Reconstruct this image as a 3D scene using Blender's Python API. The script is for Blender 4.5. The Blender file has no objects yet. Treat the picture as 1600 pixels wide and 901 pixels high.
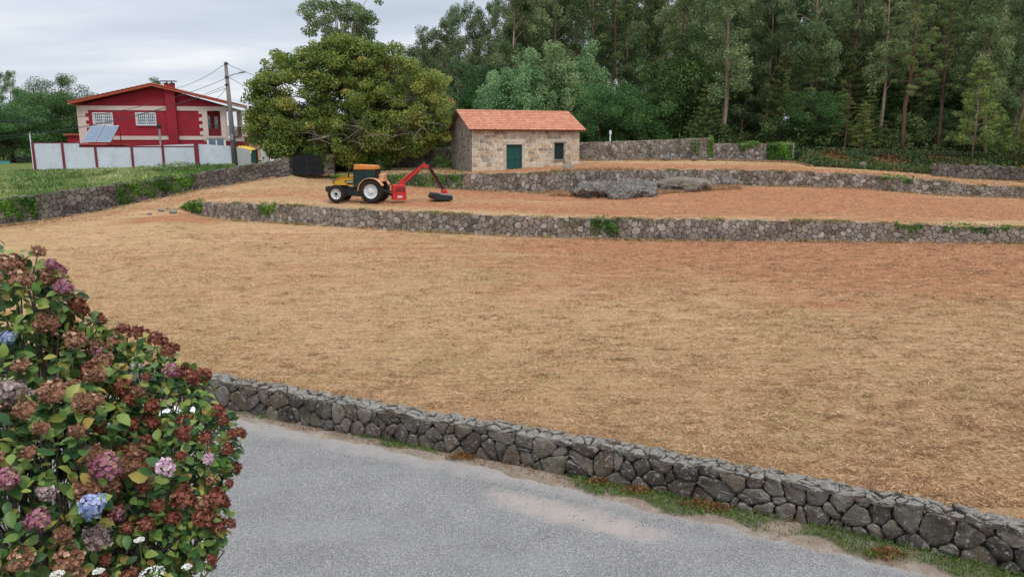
import bpy, math, random
import numpy as np
from mathutils import Vector
R=math.radians
rng=np.random.default_rng(7); random.seed(7)
S=bpy.context.scene; COL=S.collection
# ---------------------------------------------------------------- camera
CZ=7.0; PITCH=R(11.05); F=1155.0
cam=bpy.data.cameras.new("camera"); camo=bpy.data.objects.new("camera",cam); COL.objects.link(camo)
cam.sensor_width=36; cam.lens=F/1600*36; cam.clip_end=5000; cam.clip_start=.05
camo.location=(0,0,CZ); camo.rotation_euler=(R(90)-PITCH,0,0); S.camera=camo
S.render.resolution_x=1024; S.render.resolution_y=576
# ---------------------------------------------------------------- light
S.view_settings.view_transform='Standard'; S.view_settings.look='None'
S.view_settings.exposure=0.08; S.view_settings.gamma=1
SUN_EL=58; SUN_AZ=155   # compass style, clockwise from +Y
W=bpy.data.worlds.new("World"); S.world=W; W.use_nodes=True
nt=W.node_tree; nt.nodes.clear(); N=nt.nodes.new; L=nt.links.new
out=N('ShaderNodeOutputWorld'); sky=N('ShaderNodeTexSky'); sky.sky_type='NISHITA'; sky.sun_disc=False
sky.sun_elevation=R(SUN_EL); sky.sun_rotation=R(SUN_AZ); sky.air_density=1.2; sky.dust_density=2
b1=N('ShaderNodeBackground'); b1.inputs[1].default_value=.10; L(sky.outputs[0],b1.inputs[0])
tc=N('ShaderNodeTexCoord'); sep=N('ShaderNodeSeparateXYZ'); L(tc.outputs['Generated'],sep.inputs[0])
# cloud deck: project the view direction on a flat layer so that cloud bands flatten towards the horizon
addz=N('ShaderNodeMath'); addz.operation='ADD'; addz.inputs[1].default_value=.13; L(sep.outputs[2],addz.inputs[0])
dv=N('ShaderNodeVectorMath'); dv.operation='DIVIDE'; L(tc.outputs['Generated'],dv.inputs[0])
cmb=N('ShaderNodeCombineXYZ'); [L(addz.outputs[0],cmb.inputs[i]) for i in range(3)]; L(cmb.outputs[0],dv.inputs[1])
mp=N('ShaderNodeMapping'); mp.inputs['Scale'].default_value=(.45,1.0,0); mp.inputs['Location'].default_value=(3.1,1.7,0); L(dv.outputs[0],mp.inputs[0])
cn=N('ShaderNodeTexNoise'); cn.inputs['Scale'].default_value=1.1; cn.inputs['Detail'].default_value=6; cn.inputs['Roughness'].default_value=.5; L(mp.outputs[0],cn.inputs[0])
cr=N('ShaderNodeValToRGB'); e=cr.color_ramp.elements
e[0].position=.33; e[0].color=(.55,.61,.71,1); e[1].position=.70; e[1].color=(.98,.99,1.0,1)
m_=cr.color_ramp.elements.new(.52); m_.color=(.70,.76,.86,1)
L(cn.outputs[0],cr.inputs[0])
# overcast skies grow brighter towards the zenith
mr=N('ShaderNodeMapRange'); mr.inputs[1].default_value=.16; mr.inputs[2].default_value=.9; mr.inputs[3].default_value=1.0; mr.inputs[4].default_value=2.1
L(sep.outputs[2],mr.inputs[0])
b2=N('ShaderNodeBackground'); L(cr.outputs[0],b2.inputs[0]); L(mr.outputs[0],b2.inputs[1])
mx=N('ShaderNodeMixShader'); mx.inputs[0].default_value=.88; L(b1.outputs[0],mx.inputs[1]); L(b2.outputs[0],mx.inputs[2]); L(mx.outputs[0],out.inputs[0])
sl=bpy.data.lights.new("sun","SUN"); sl.energy=1.4; sl.angle=R(18); sl.color=(1,.95,.88)
so=bpy.data.objects.new("sun",sl); COL.objects.link(so)
az=R(SUN_AZ); el=R(SUN_EL); sd=Vector((math.sin(az)*math.cos(el),math.cos(az)*math.cos(el),math.sin(el)))
so.rotation_euler=sd.to_track_quat('Z','Y').to_euler(); so.location=(0,-20,60)
# ---------------------------------------------------------------- helpers
def srgb(r,g,b):
    f=lambda c:(c/255/12.92) if c/255<=.04045 else ((c/255+.055)/1.055)**2.4
    return (f(r),f(g),f(b),1)
def ray(px,py):
    a=(px-800)/F; b=(450.5-py)/F
    return np.array([a, math.cos(PITCH)+b*math.sin(PITCH), -math.sin(PITCH)+b*math.cos(PITCH)])
def at(px,py,Y):
    d=ray(px,py); d=d*(Y/d[1]); return np.array([d[0],d[1],CZ+d[2]])
def atz(px,py,z):
    d=ray(px,py); s=(z-CZ)/d[2]; return np.array([d[0]*s,d[1]*s,z])
def hit(px,py,P0,dr):
    """pixel ray against the vertical plane through P0 along dr -> (u along, z)"""
    d=ray(px,py); A=np.array([[d[0],-dr[0]],[d[1],-dr[1]]]); s,u=np.linalg.solve(A,np.array([P0[0],P0[1]])); return u,CZ+d[2]*s
def wpos(o):
    p=Vector((0,0,0))
    while o is not None: p=p+o.location; o=o.parent
    return np.array(p)
def tag(o,label=None,cat=None,group=None,kind=None):
    if label:o['label']=label
    if cat:o['category']=cat
    if group:o['group']=group
    if kind:o['kind']=kind
    return o
def thing(name,label,cat,loc=(0,0,0),rz=0,group=None):
    o=bpy.data.objects.new(name,None); COL.objects.link(o); o.location=[float(v) for v in loc]; o.rotation_euler=(0,0,rz); o.empty_display_size=.3
    return tag(o,label,cat,group)
def mesh_np(name,V,Fs,mats,smooth=False,tone=None,attrs=None,midx=None):
    """Fs: list of (M,k) int arrays"""
    me=bpy.data.meshes.new(name); V=np.asarray(V,dtype=np.float32)
    Fs=[np.asarray(f,dtype=np.int32) for f in Fs if len(f)]
    tot=sum(f.shape[0] for f in Fs); loops=np.concatenate([f.ravel() for f in Fs])
    ls=[];o=0
    for f in Fs:
        k=f.shape[1]; ls.append(o+np.arange(f.shape[0])*k); o+=f.size
    me.vertices.add(len(V)); me.vertices.foreach_set('co',V.ravel())
    me.loops.add(len(loops)); me.loops.foreach_set('vertex_index',loops)
    me.polygons.add(tot); me.polygons.foreach_set('loop_start',np.concatenate(ls).astype(np.int32))
    me.update(calc_edges=True)
    me.polygons.foreach_set('use_smooth',np.full(tot,smooth))
    if not isinstance(mats,(list,tuple)): mats=[mats]
    for m in mats: me.materials.append(m)
    if midx is not None: me.polygons.foreach_set('material_index',np.asarray(midx,dtype=np.int32))
    if tone is not None:
        a=me.attributes.new('tone','FLOAT','FACE'); a.data.foreach_set('value',np.asarray(tone,dtype=np.float32))
    for k,v in (attrs or {}).items():
        a=me.attributes.new(k,'FLOAT','POINT'); a.data.foreach_set('value',np.asarray(v,dtype=np.float32))
    return me
def link(name,me,parent=None,world=False,origin=None):
    o=bpy.data.objects.new(name,me); COL.objects.link(o)
    off=None
    if parent is not None:
        o.parent=parent
        if world: off=wpos(parent)
    elif origin is not None:
        off=np.array(origin,dtype=float); o.location=[float(v) for v in off]
    if off is not None:
        n=len(me.vertices); a=np.empty(n*3,dtype=np.float32); me.vertices.foreach_get('co',a)
        a=(a.reshape(-1,3)-off.astype(np.float32)).ravel(); me.vertices.foreach_set('co',a); me.update()
    return o
class MB:
    def __init__(s): s.v=[]; s.f=[]; s.m=[]; s.cur=0
    def add(s,vs,fs):
        b=len(s.v); s.v+= [tuple(map(float,v)) for v in vs]; s.f+=[tuple(i+b for i in f) for f in fs]; s.m+=[s.cur]*len(fs); return s
    def box(s,x0,y0,z0,x1,y1,z1,M=None):
        v=[(x,y,z) for x in(x0,x1) for y in(y0,y1) for z in(z0,z1)]
        if M is not None: v=[M(p) for p in v]
        return s.add(v,[(0,1,3,2),(4,6,7,5),(0,4,5,1),(2,3,7,6),(0,2,6,4),(1,5,7,3)])
    def cbox(s,c,sz,rz=0,ry=0,rx=0):
        from mathutils import Euler
        E=Euler((rx,ry,rz)).to_matrix(); c=Vector([float(q) for q in c])
        return s.box(-sz[0]/2,-sz[1]/2,-sz[2]/2,sz[0]/2,sz[1]/2,sz[2]/2,lambda p:E@Vector(p)+c)
    def tube(s,path,rad,n=8,cap=True):
        path=[Vector([float(q) for q in p]) for p in path]
        if not hasattr(rad,'__len__'): rad=[rad]*len(path)
        rings=[]; prev=None
        for i,p in enumerate(path):
            d=(path[min(i+1,len(path)-1)]-path[max(i-1,0)]).normalized()
            if prev is None:
                a=Vector((0,0,1)) if abs(d.z)<.9 else Vector((1,0,0)); u=d.cross(a).normalized()
            else: u=(prev-d*prev.dot(d)).normalized()
            prev=u; w=d.cross(u)
            rings.append([p+(u*math.cos(2*math.pi*k/n)+w*math.sin(2*math.pi*k/n))*rad[i] for k in range(n)])
        vs=[q for r_ in rings for q in r_]; fs=[]
        for i in range(len(path)-1):
            for k in range(n): fs.append((i*n+k,i*n+(k+1)%n,(i+1)*n+(k+1)%n,(i+1)*n+k))
        if cap: fs+= [tuple(range(n-1,-1,-1)),tuple((len(path)-1)*n+k for k in range(n))]
        return s.add(vs,fs)
    def prism(s,poly,y0,y1,M=None):
        """poly in xz, extruded along y"""
        n=len(poly); v=[(p[0],y0,p[1]) for p in poly]+[(p[0],y1,p[1]) for p in poly]
        if M is not None: v=[M(p) for p in v]
        return s.add(v,[tuple(range(n)),tuple(range(2*n-1,n-1,-1))]+[(i,i+n,(i+1)%n+n,(i+1)%n) for i in range(n)])
    def lathe(s,prof,c=(0,0,0),n=28,axis='y'):
        vs=[];m=len(prof)
        for k in range(n):
            a=2*math.pi*k/n
            for (r,h) in prof:
                if axis=='y': vs.append((c[0]+r*math.cos(a),c[1]+h,c[2]+r*math.sin(a)))
                else: vs.append((c[0]+r*math.cos(a),c[1]+r*math.sin(a),c[2]+h))
        fs=[(k*m+i,((k+1)%n)*m+i,((k+1)%n)*m+i+1,k*m+i+1) for k in range(n) for i in range(m-1)]
        return s.add(vs,fs)
    def build(s,name,mats,parent=None,smooth=False,world=False,origin=None,bevel=0):
        me=bpy.data.meshes.new(name); me.from_pydata(s.v,[],s.f)
        if not isinstance(mats,(list,tuple)): mats=[mats]
        for m in mats: me.materials.append(m)
        if len(mats)>1: me.polygons.foreach_set('material_index',s.m)
        if smooth: me.polygons.foreach_set('use_smooth',[True]*len(s.f))
        me.update()
        o=link(name,me,parent,world,origin)
        if bevel:
            b=o.modifiers.new('bevel','BEVEL'); b.width=bevel; b.segments=2; b.limit_method='ANGLE'
        return o
def copy_tree(o,parent=None):
    c=o.copy(); COL.objects.link(c); c.parent=parent
    for ch in list(o.children): copy_tree(ch,c)
    return c
# ---------------------------------------------------------------- materials
class MT:
    def __init__(s,name,rough=.8,spec=.3,metal=0):
        s.m=bpy.data.materials.new(name); s.m.use_nodes=True; s.t=s.m.node_tree; s.p=s.t.nodes['Principled BSDF']; s.out=s.t.nodes['Material Output']
        s.p.inputs['Roughness'].default_value=rough; s.p.inputs['Specular IOR Level'].default_value=spec; s.p.inputs['Metallic'].default_value=metal
    def n(s,k,**kw):
        x=s.t.nodes.new(k)
        for a,b in kw.items(): setattr(x,a,b)
        return x
    def l(s,a,b): s.t.links.new(a,b)
    def coord(s,scale=(1,1,1),kind='Position',rot=(0,0,0)):
        if kind=='Position': o=s.n('ShaderNodeNewGeometry').outputs['Position']
        else: o=s.n('ShaderNodeTexCoord').outputs['Object']
        m=s.n('ShaderNodeMapping'); m.inputs['Scale'].default_value=scale; m.inputs['Rotation'].default_value=rot; s.l(o,m.inputs[0]); return m.outputs[0]
    def noise(s,vec,scale,detail=4,rough=.55,dist=0):
        x=s.n('ShaderNodeTexNoise'); x.inputs['Scale'].default_value=scale; x.inputs['Detail'].default_value=detail; x.inputs['Roughness'].default_value=rough; x.inputs['Distortion'].default_value=dist
        s.l(vec,x.inputs['Vector']); return x.outputs[0]
    def ramp(s,fac,stops,interp='LINEAR'):
        x=s.n('ShaderNodeValToRGB'); cr=x.color_ramp; cr.interpolation=interp
        while len(cr.elements)<len(stops): cr.elements.new(.5)
        for e,(p,c) in zip(cr.elements,stops):
            e.position=p; e.color=c if hasattr(c,'__len__') else (c,c,c,1)
        s.l(fac,x.inputs[0]); return x.outputs[0]
    def mix(s,fac,a,b,mode='MIX'):
        x=s.n('ShaderNodeMix',data_type='RGBA',blend_type=mode)
        for v,i in ((fac,0),(a,6),(b,7)):
            if hasattr(v,'links') or hasattr(v,'is_output'): s.l(v,x.inputs[i])
            elif i==0: x.inputs[0].default_value=v
            else: x.inputs[i].default_value=v
        return x.outputs[2]
    def math(s,op,a,b=0):
        x=s.n('ShaderNodeMath',operation=op)
        for v,i in ((a,0),(b,1)):
            if hasattr(v,'is_output'): s.l(v,x.inputs[i])
            else: x.inputs[i].default_value=v
        return x.outputs[0]
    def attr(s,name): return s.n('ShaderNodeAttribute',attribute_name=name).outputs['Fac']
    def island(s): return s.n('ShaderNodeNewGeometry').outputs['Random Per Island']
    def base(s,c):
        if hasattr(c,'is_output'): s.l(c,s.p.inputs['Base Color'])
        else: s.p.inputs['Base Color'].default_value=c
        return s
    def bump(s,h,strength=.5,dist=.02):
        b=s.n('ShaderNodeBump'); b.inputs['Strength'].default_value=strength; b.inputs['Distance'].default_value=dist; s.l(h,b.inputs['Height']); s.l(b.outputs[0],s.p.inputs['Normal']); return s
def paint(name,c,rough=.6,var=.12,scale=3,spec=.4,metal=0,bump=0,dirt=None):
    m=MT(name,rough,spec,metal); v=m.coord((1,1,1),'Object')
    n=m.noise(v,scale,6,.65); k=m.ramp(n,[(.3,1-var),(.7,1+var*.3)])
    col=m.mix(1.0,c,k,'MULTIPLY')
    if dirt:
        n2=m.noise(v,scale*2.3,6,.7); col=m.mix(m.ramp(n2,[(.5,0.),(.72,.6)]),col,dirt)
    m.base(col)
    if bump: m.bump(m.noise(v,scale*14,4),bump,.01)
    return m.m
def stone_mat(name,cols,lichen=None,lich=.55,scale=1.0,bumps=.6,green=None,top=None):
    m=MT(name,.9,.2); v=m.coord((1,1,1),'Position')
    isl=m.island(); k=len(cols); base=m.ramp(isl,[(i/max(1,k-1),c) for i,c in enumerate(cols)])
    n1=m.noise(v,6*scale,8,.7); base=m.mix(1.0,base,m.ramp(n1,[(.25,.55),(.75,1.35)]),'MULTIPLY')
    if lichen:
        n2=m.noise(v,9*scale,7,.75,.3); base=m.mix(m.ramp(n2,[(lich,0.),(lich+.09,.85)]),base,lichen)
        n4=m.noise(v,1.1,3); base=m.mix(m.ramp(n4,[(.45,0.),(.75,.35)]),base,lichen)
    if name=='lichened_granite':
        vo=m.n('ShaderNodeTexVoronoi'); vo.inputs['Scale'].default_value=9; m.l(v,vo.inputs['Vector']); base=m.mix(m.math('MULTIPLY',m.ramp(vo.outputs['Distance'],[(.13,.75),(.22,0.)]),m.ramp(m.noise(v,2.3,4),[(.42,0.),(.6,1.)])),base,srgb(186,184,174))
    if green:
        n3=m.noise(v,.9,5,.6); base=m.mix(m.ramp(n3,[(.55,0.),(.68,.5)]),base,green)
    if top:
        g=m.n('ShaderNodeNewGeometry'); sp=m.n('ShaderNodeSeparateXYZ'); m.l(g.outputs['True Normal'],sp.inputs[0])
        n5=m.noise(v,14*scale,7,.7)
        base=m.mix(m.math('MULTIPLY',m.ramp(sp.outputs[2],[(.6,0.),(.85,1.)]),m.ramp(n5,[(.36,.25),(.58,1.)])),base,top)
    sp_=m.noise(v,48*scale,5,.75); base=m.mix(1.0,base,m.ramp(sp_,[(.35,.62),(.5,1.),(.66,1.45)]),'MULTIPLY')
    m.base(base); m.bump(m.noise(v,16*scale,9,.75),bumps,.05); return m.m
def leaf_mat(name,stops,trans=.22,rough=.55,obj=0.0):
    m=MT(name,rough,.25); c=m.ramp(m.attr('tone'),stops)
    if obj:
        oi=m.n('ShaderNodeObjectInfo').outputs['Random']
        h=m.n('ShaderNodeHueSaturation'); m.l(c,h.inputs['Color']); m.l(m.ramp(oi,[(0,1-obj),(1,1+obj)]),h.inputs['Value'])
        m.l(m.math('ADD',m.math('MULTIPLY',m.math('FRACT',m.math('MULTIPLY',oi,7.31)),.05),.475),h.inputs['Hue']); c=h.outputs[0]
    m.base(c); t=m.n('ShaderNodeBsdfTranslucent'); m.l(c,t.inputs[0]); x=m.n('ShaderNodeMixShader'); x.inputs[0].default_value=trans
    m.l(m.p.outputs[0],x.inputs[1]); m.l(t.outputs[0],x.inputs[2]); m.l(x.outputs[0],m.out.inputs[0]); return m.m
def field_mat(name):
    """mown dry grass over reddish soil"""
    m=MT(name,.95,.1); v=m.coord((1,1,1),'Position'); soil=m.attr('soil')
    st=m.coord((.16,1.5,1),'Position',(0,0,R(-4))); st2=m.coord((.35,3.2,1),'Position',(0,0,R(5)))
    big=m.noise(v,.09,4,.6); rows=m.noise(st,.75,8,.75,.6); fine=m.noise(st2,2.6,8,.8,.5); mic=m.noise(v,16,6,.8)
    straw=m.ramp(fine,[(.3,srgb(144,110,80)),(.44,srgb(188,150,110)),(.58,srgb(208,172,132)),(.72,srgb(226,198,162))])
    earth=m.ramp(fine,[(.3,srgb(116,76,54)),(.5,srgb(176,118,84)),(.7,srgb(206,152,114))])
    k=m.math('ADD',m.math('MULTIPLY',rows,.9),m.math('MULTIPLY',big,.5)); k=m.math('ADD',k,m.math('MULTIPLY',soil,.45)); k=m.math('ADD',k,m.math('MULTIPLY',m.math('SUBTRACT',mic,.5),.5))
    c=m.mix(m.ramp(k,[(.76,0.),(1.0,.95)]),straw,earth)
    g=m.noise(v,.33,6,.75); g2=m.noise(v,5,4,.7)
    gf=m.math('MULTIPLY',m.ramp(g,[(.47,0.),(.66,.8)]),m.ramp(g2,[(.42,0.),(.62,1.)]))
    gf=m.math('MULTIPLY',gf,m.ramp(soil,[(.3,1.),(.75,.15)]))
    c=m.mix(gf,c,srgb(134,132,72))
    pt=m.noise(m.coord((.5,1.3,1),'Position',(0,0,R(12))),.5,6,.75); c=m.mix(m.ramp(pt,[(.56,0.),(.78,.3)]),c,m.ramp(fine,[(.35,srgb(108,86,68)),(.65,srgb(160,132,106))]))
    fl_=m.noise(m.coord((1.2,4.5,1)),3.2,6,.75); c=m.mix(m.ramp(fl_,[(.34,.65),(.42,0.)]),c,srgb(96,70,52))
    dk=m.noise(v,9,6,.8); c=m.mix(m.ramp(dk,[(.34,.75),(.47,0.)]),c,srgb(104,80,58)); lt=m.noise(st2,7,6,.8); c=m.mix(m.ramp(lt,[(.56,0.),(.68,.6)]),c,srgb(224,204,172))
    c=m.mix(1.0,c,m.ramp(mic,[(.25,.72),(.5,1.),(.75,1.22)]),'MULTIPLY')
    m.base(c); m.bump(m.noise(v,7,9,.8),1.0,.12); return m.m
M={}
M['field']=field_mat('mown_field')
def ground_mat(name,a,b,c,sc=.6):
    m=MT(name,.95,.1); v=m.coord(); n=m.noise(v,sc,8,.7); x=m.ramp(n,[(.3,a),(.5,b),(.7,c)])
    x=m.mix(1.0,x,m.ramp(m.noise(v,sc*15,6,.8),[(.3,.6),(.7,1.3)]),'MULTIPLY'); m.base(x); m.bump(m.noise(v,sc*10,8,.8),.8,.08); return m.m
M['forest_floor']=ground_mat('forest_floor',srgb(58,48,34),srgb(84,70,46),srgb(66,74,38))
M['weed_soil']=ground_mat('weed_soil',srgb(86,92,52),srgb(98,110,58),srgb(118,122,72))
M['garden_soil']=ground_mat('garden_soil',srgb(50,44,32),srgb(70,62,44),srgb(58,66,36))
M['lane']=ground_mat('lane',srgb(170,165,158),srgb(186,182,174),srgb(200,196,190))
def road_mat():
    m=MT('asphalt',.85,.3); v=m.coord(); d=m.attr('edge')
    ag=m.n('ShaderNodeTexVoronoi'); ag.inputs['Scale'].default_value=85; m.l(v,ag.inputs['Vector'])
    sp=m.n('ShaderNodeSeparateColor'); m.l(ag.outputs['Color'],sp.inputs[0])
    c=m.ramp(sp.outputs[0],[(0,srgb(94,93,92)),(.45,srgb(120,118,116)),(.8,srgb(138,136,133)),(1,srgb(186,183,178))])
    c=m.mix(1.0,c,m.ramp(m.noise(v,140,3,.6),[(.3,.7),(.7,1.25)]),'MULTIPLY')
    c=m.mix(1.0,c,m.ramp(m.noise(v,.7,7,.6),[(.3,.88),(.7,1.1)]),'MULTIPLY')
    # wheel-worn lighter band and repairs
    w=m.noise(m.coord((.25,1,1),'Position',(0,0,R(-24))),.9,4,.5); c=m.mix(m.ramp(w,[(.5,0.),(.62,.28)]),c,srgb(138,137,136))
    cr=m.n('ShaderNodeTexVoronoi',feature='DISTANCE_TO_EDGE'); cr.inputs['Scale'].default_value=.55
    vd=m.n('ShaderNodeVectorMath',operation='ADD'); nn=m.n('ShaderNodeTexNoise'); nn.inputs['Scale'].default_value=2.5; nn.inputs['Detail'].default_value=6; m.l(v,nn.inputs['Vector']); m.l(v,vd.inputs[0]); m.l(nn.outputs['Color'],vd.inputs[1]); m.l(vd.outputs[0],cr.inputs['Vector'])
    crk=m.math('MULTIPLY',m.ramp(cr.outputs['Distance'],[(0,1.),(.006,0.)]),m.ramp(m.noise(v,.5,3),[(.5,0.),(.6,.35)]))
    c=m.mix(crk,c,srgb(82,82,84))
    # sand washed against the verge and a fan of reddish sand
    e1=m.math('ADD',d,m.math('MULTIPLY',m.math('SUBTRACT',m.noise(v,1.6,8,.75),.5),1.1))
    c=m.mix(m.ramp(e1,[(.45,.85),(.8,.4),(1.35,0.)]),c,m.ramp(m.noise(v,30,6,.8),[(.3,srgb(140,133,127)),(.7,srgb(180,172,165))]))
    s=m.attr('sand'); s1=m.math('ADD',s,m.math('MULTIPLY',m.math('SUBTRACT',m.noise(v,2.2,9,.8),.5),1.5))
    c=m.mix(m.ramp(s1,[(.45,0.),(1.1,.75)]),c,m.ramp(m.noise(v,26,7,.8),[(.3,srgb(150,136,126)),(.7,srgb(182,170,160))]))
    m.base(c); m.bump(ag.outputs['Distance'],.5,.012); return m.m
M['road']=road_mat()
M['verge']=ground_mat('verge_soil',srgb(128,110,92),srgb(158,142,126),srgb(182,172,160),1.6)
M['near_wall']=stone_mat('lichened_granite',[srgb(74,66,60),srgb(98,87,78),srgb(58,52,49),srgb(110,98,86),srgb(90,74,60),srgb(122,112,100),srgb(70,62,58),srgb(96,86,70)],srgb(170,168,158),.56,1.0,1.0,srgb(66,68,40),srgb(150,146,138))
M['gap']=paint('dark_gap',srgb(38,35,32),.95,.4,6)
M['far_wall']=stone_mat('field_stone',[srgb(116,106,98),srgb(152,142,132),srgb(98,90,84),srgb(136,124,114),srgb(178,168,158),srgb(112,100,90),srgb(146,130,114),srgb(90,82,78)],srgb(176,172,164),.62,.7,.5,srgb(86,86,52),srgb(150,132,104))
M['gap2']=paint('dark_joint',srgb(70,61,53),.95,.4,6)
M['dark_wall']=stone_mat('mossy_dark_stone',[srgb(92,86,82),srgb(112,104,98),srgb(72,66,64),srgb(98,88,80),srgb(124,116,108)],srgb(150,146,140),.62,.8,.6,srgb(70,74,44))
M['hut_stone']=stone_mat('granite_ashlar',[srgb(180,164,142),srgb(202,188,166),srgb(154,138,118),srgb(206,192,170),srgb(184,156,122),srgb(196,182,162),srgb(142,132,120),srgb(172,152,126)],srgb(210,204,194),.62,.5,.4)
M['hut_side']=stone_mat('granite_rubble',[srgb(132,124,114),srgb(148,140,130),srgb(116,110,104),srgb(158,148,136)],srgb(168,164,156),.6,.5,.6)
M['mortar']=paint('lime_mortar',srgb(214,204,186),.95,.15,5)
M['mortar2']=paint('grey_mortar',srgb(150,142,130),.95,.15,5)
M['granite']=stone_mat('dressed_granite',[srgb(190,178,160),srgb(176,166,150)],srgb(206,200,190),.64,.6,.4)
M['rock']=stone_mat('bare_granite_outcrop',[srgb(96,91,86),srgb(118,112,104)],srgb(176,175,170),.54,.7,1.0,srgb(104,90,62))
M['rock2']=stone_mat('weathered_outcrop',[srgb(112,102,92),srgb(126,116,104)],srgb(160,156,148),.56,.5,1.0,srgb(122,106,76))
# ---------------------------------------------------------------- lines of the land (pixel, pixel, height) -> world
def line(rows): return np.array([atz(*r_) for r_ in rows])
def ztop(P,px,py):
    return at(px,py,P[1])[2]
W1=[(330,635,0),(480,666,0),(640,697,0),(780,722,0),(900,746,0),(1040,774,0),(1180,803,0),(1300,828,0),(1440,862,0),(1560,890,0)]
w1=line(W1); w1=np.vstack([[(-48,24,0),(-30,23,0),(-19,22.2,0),(-13,20.9,0)],w1,[(10.2,9.8,0),(12.5,7.3,0),(14.5,3.5,0),(16,-3,0)]])
w1t=w1.copy(); w1t[:,2]=.78+.02*np.sin(np.arange(len(w1))*1.7)
W2=[(283,326,2.80,325.2),(294,330,2.68,318),(312,337,2.5,316),(360,344,2.42,317.5),(450,349,2.35,321),(600,358.5,2.3,329.5),(700,364,2.25,334),(800,369,2.2,338),(900,372,2.15,341),(1000,375,2.1,342.5),(1100,376,2.1,343.5),(1300,377.5,2.08,346.5),(1400,378.5,2.05,350),(1500,379.5,2.05,353.5),(1600,381,2.0,356.5),(1900,386,1.9,362)]
W3=[(480,277,4.42,274.8),(560,286,4.05,273.3),(650,292.5,3.9,272.5),(750,298,3.75,272),(850,302,3.7,270),(950,303,3.75,267.5),(1050,296,3.85,266),(1155,290,3.97,266),(1250,292,4.0,269),(1350,295.5,3.9,273),(1428,302,3.75,279),(1516,308,3.6,289),(1600,310,3.55,294),(1900,322,3.4,308)]
W4=[(-300,384,1.7,344),(0,353,2.1,312),(62,346,2.18,305),(156,330,2.6,292.5),(219,316,3.06,284),(312,297,3.74,271.5),(406,281.5,4.3,255.5),(453,274,4.62,247)]
def basetop(rows):
    b=line([r_[:3] for r_ in rows]); t=b.copy(); t[:,2]=[ztop(p,r_[0],r_[3]) for p,r_ in zip(b,rows)]; return b,t
w2,w2t=basetop(W2); w3,w3t=basetop(W3); w4,w4t=basetop(W4)
w2x=np.vstack([line([(-300,402,1.5),(0,363,2.0),(150,346,2.28),(240,334,2.62)]),w2]); w2tx=np.vstack([w2x[:4],w2t])
g0=line([(453,275,4.58)]); w3x=np.vstack([g0,w3]); w3tx=np.vstack([g0,w3t])
L5=line([(453,274,4.62),(530,268,4.78),(600,262.5,5.0),(735,262,5.0),(905,251,5.55),(1110,250.5,5.6),(1242,254.5,5.4),(1262,260,5.2),(1339,264.5,5.0),(1428,271,4.75),(1516,279,4.5),(1600,282.5,4.4),(1900,296,4.2)])
def interp_line(P,t):
    tt=P[:,0]/P[:,1]; o=np.argsort(tt); return np.interp(t,tt[o],P[o,1]),np.interp(t,tt[o],P[o,2])
def off(P,d):
    T=np.gradient(P[:,:2],axis=0); T/=np.linalg.norm(T,axis=1)[:,None]; n=np.stack([T[:,1],-T[:,0]],1); Q=P.copy(); Q[:,:2]+=n*d; return Q
def wav(x,y):
    return (.5*np.sin(x*.35+y*.21)+.3*np.sin(x*.9-y*.7+1)+.25*np.sin(x*2.1+y*1.7+2)+.15*np.sin(x*4.3-y*3.1)+.1*np.sin(x*7.7+y*6.3))
def strip(name,mat,lines,ts,nvs,soil=None,amp=.03,kind='structure'):
    """ground between successive lines, sampled on directions t=X/Y"""
    Ys=[];Zs=[]
    for i in range(len(lines)-1):
        y0,z0=interp_line(lines[i],ts); y1,z1=interp_line(lines[i+1],ts)
        k=np.linspace(0,1,nvs[i]+1)
        if i>0: k=k[1:]
        Ys.append(y0[None]+(y1-y0)[None]*k[:,None]); Zs.append(z0[None]+(z1-z0)[None]*k[:,None])
    Y=np.vstack(Ys); Z=np.vstack(Zs); X=Y*ts[None]; v=np.linspace(0,1,Y.shape[0])[:,None]
    fade=np.minimum(1,np.minimum(v,1-v)*12)
    Z=Z+amp*wav(X,Y)*fade
    a,b=Y.shape; V=np.stack([X,Y,Z],-1).reshape(-1,3); i=np.arange(a*b).reshape(a,b)
    q=np.stack([i[:-1,:-1],i[:-1,1:],i[1:,1:],i[1:,:-1]],-1).reshape(-1,4)
    at_={}
    if soil is not None: at_['soil']=soil(X,Y,v+0*X).ravel()
    me=mesh_np(name,V,[q],mat,True,attrs=at_); o=link(name,me); tag(o,kind=kind); return o
fl=off(w1t,-.42); fl[:,2]=.74
TS=float(g0[0][0]/g0[0][1])
tl=np.linspace(-2.2,TS,220); trr=np.linspace(TS,1.7,420)
def soilA(X,Y,v):
    M_=np.exp(-((X+20.5)**2/10+(Y-45.5)**2/2.5)); return np.clip(.06+.9*M_+.78*np.clip((Y-24)/14,0,1)*np.clip((X+16)/26,0,1)+.3*np.clip((X+2)/12,0,1)*np.clip((Y-20)/10,0,1)-.3*np.clip((v-.93)/.07,0,1)*(v>.93),0,1)
def soilB(X,Y,v): return np.clip(.74+.2*np.clip((X-2)/8,0,1)+.18*np.sin(v*9+X*.1)-1.0*np.clip((.25-v)/.25,0,1)-.45*np.clip((-9-X)/9,0,1)-.4*np.clip((v-.85)/.15,0,1),0,1)
def soilC(X,Y,v): return np.clip(.35+.4*np.sin(v*5)-.5*np.clip((-2-X)/8,0,1),0,1)
strip('field',M['field'],[fl,w2x],np.linspace(-2.2,1.7,520),[190],soilA,.035)
strip('terrace',M['field'],[w2tx,np.vstack([w4,w3x])],np.linspace(-2.2,1.7,420),[70],soilB,.05)
L6=off(L5,0); L6[:,1]+=2.6; L6[:,2]+=[0,0,0,0,.0,.1,.3,.7,.8,.9,1.0,1.0,1.0]; L6[:,0]=L5[:,0]*L6[:,1]/L5[:,1]
def arc(Y,z): return np.array([(t*Y,Y,z) for t in (-3,-1,0,1,3)])
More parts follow.
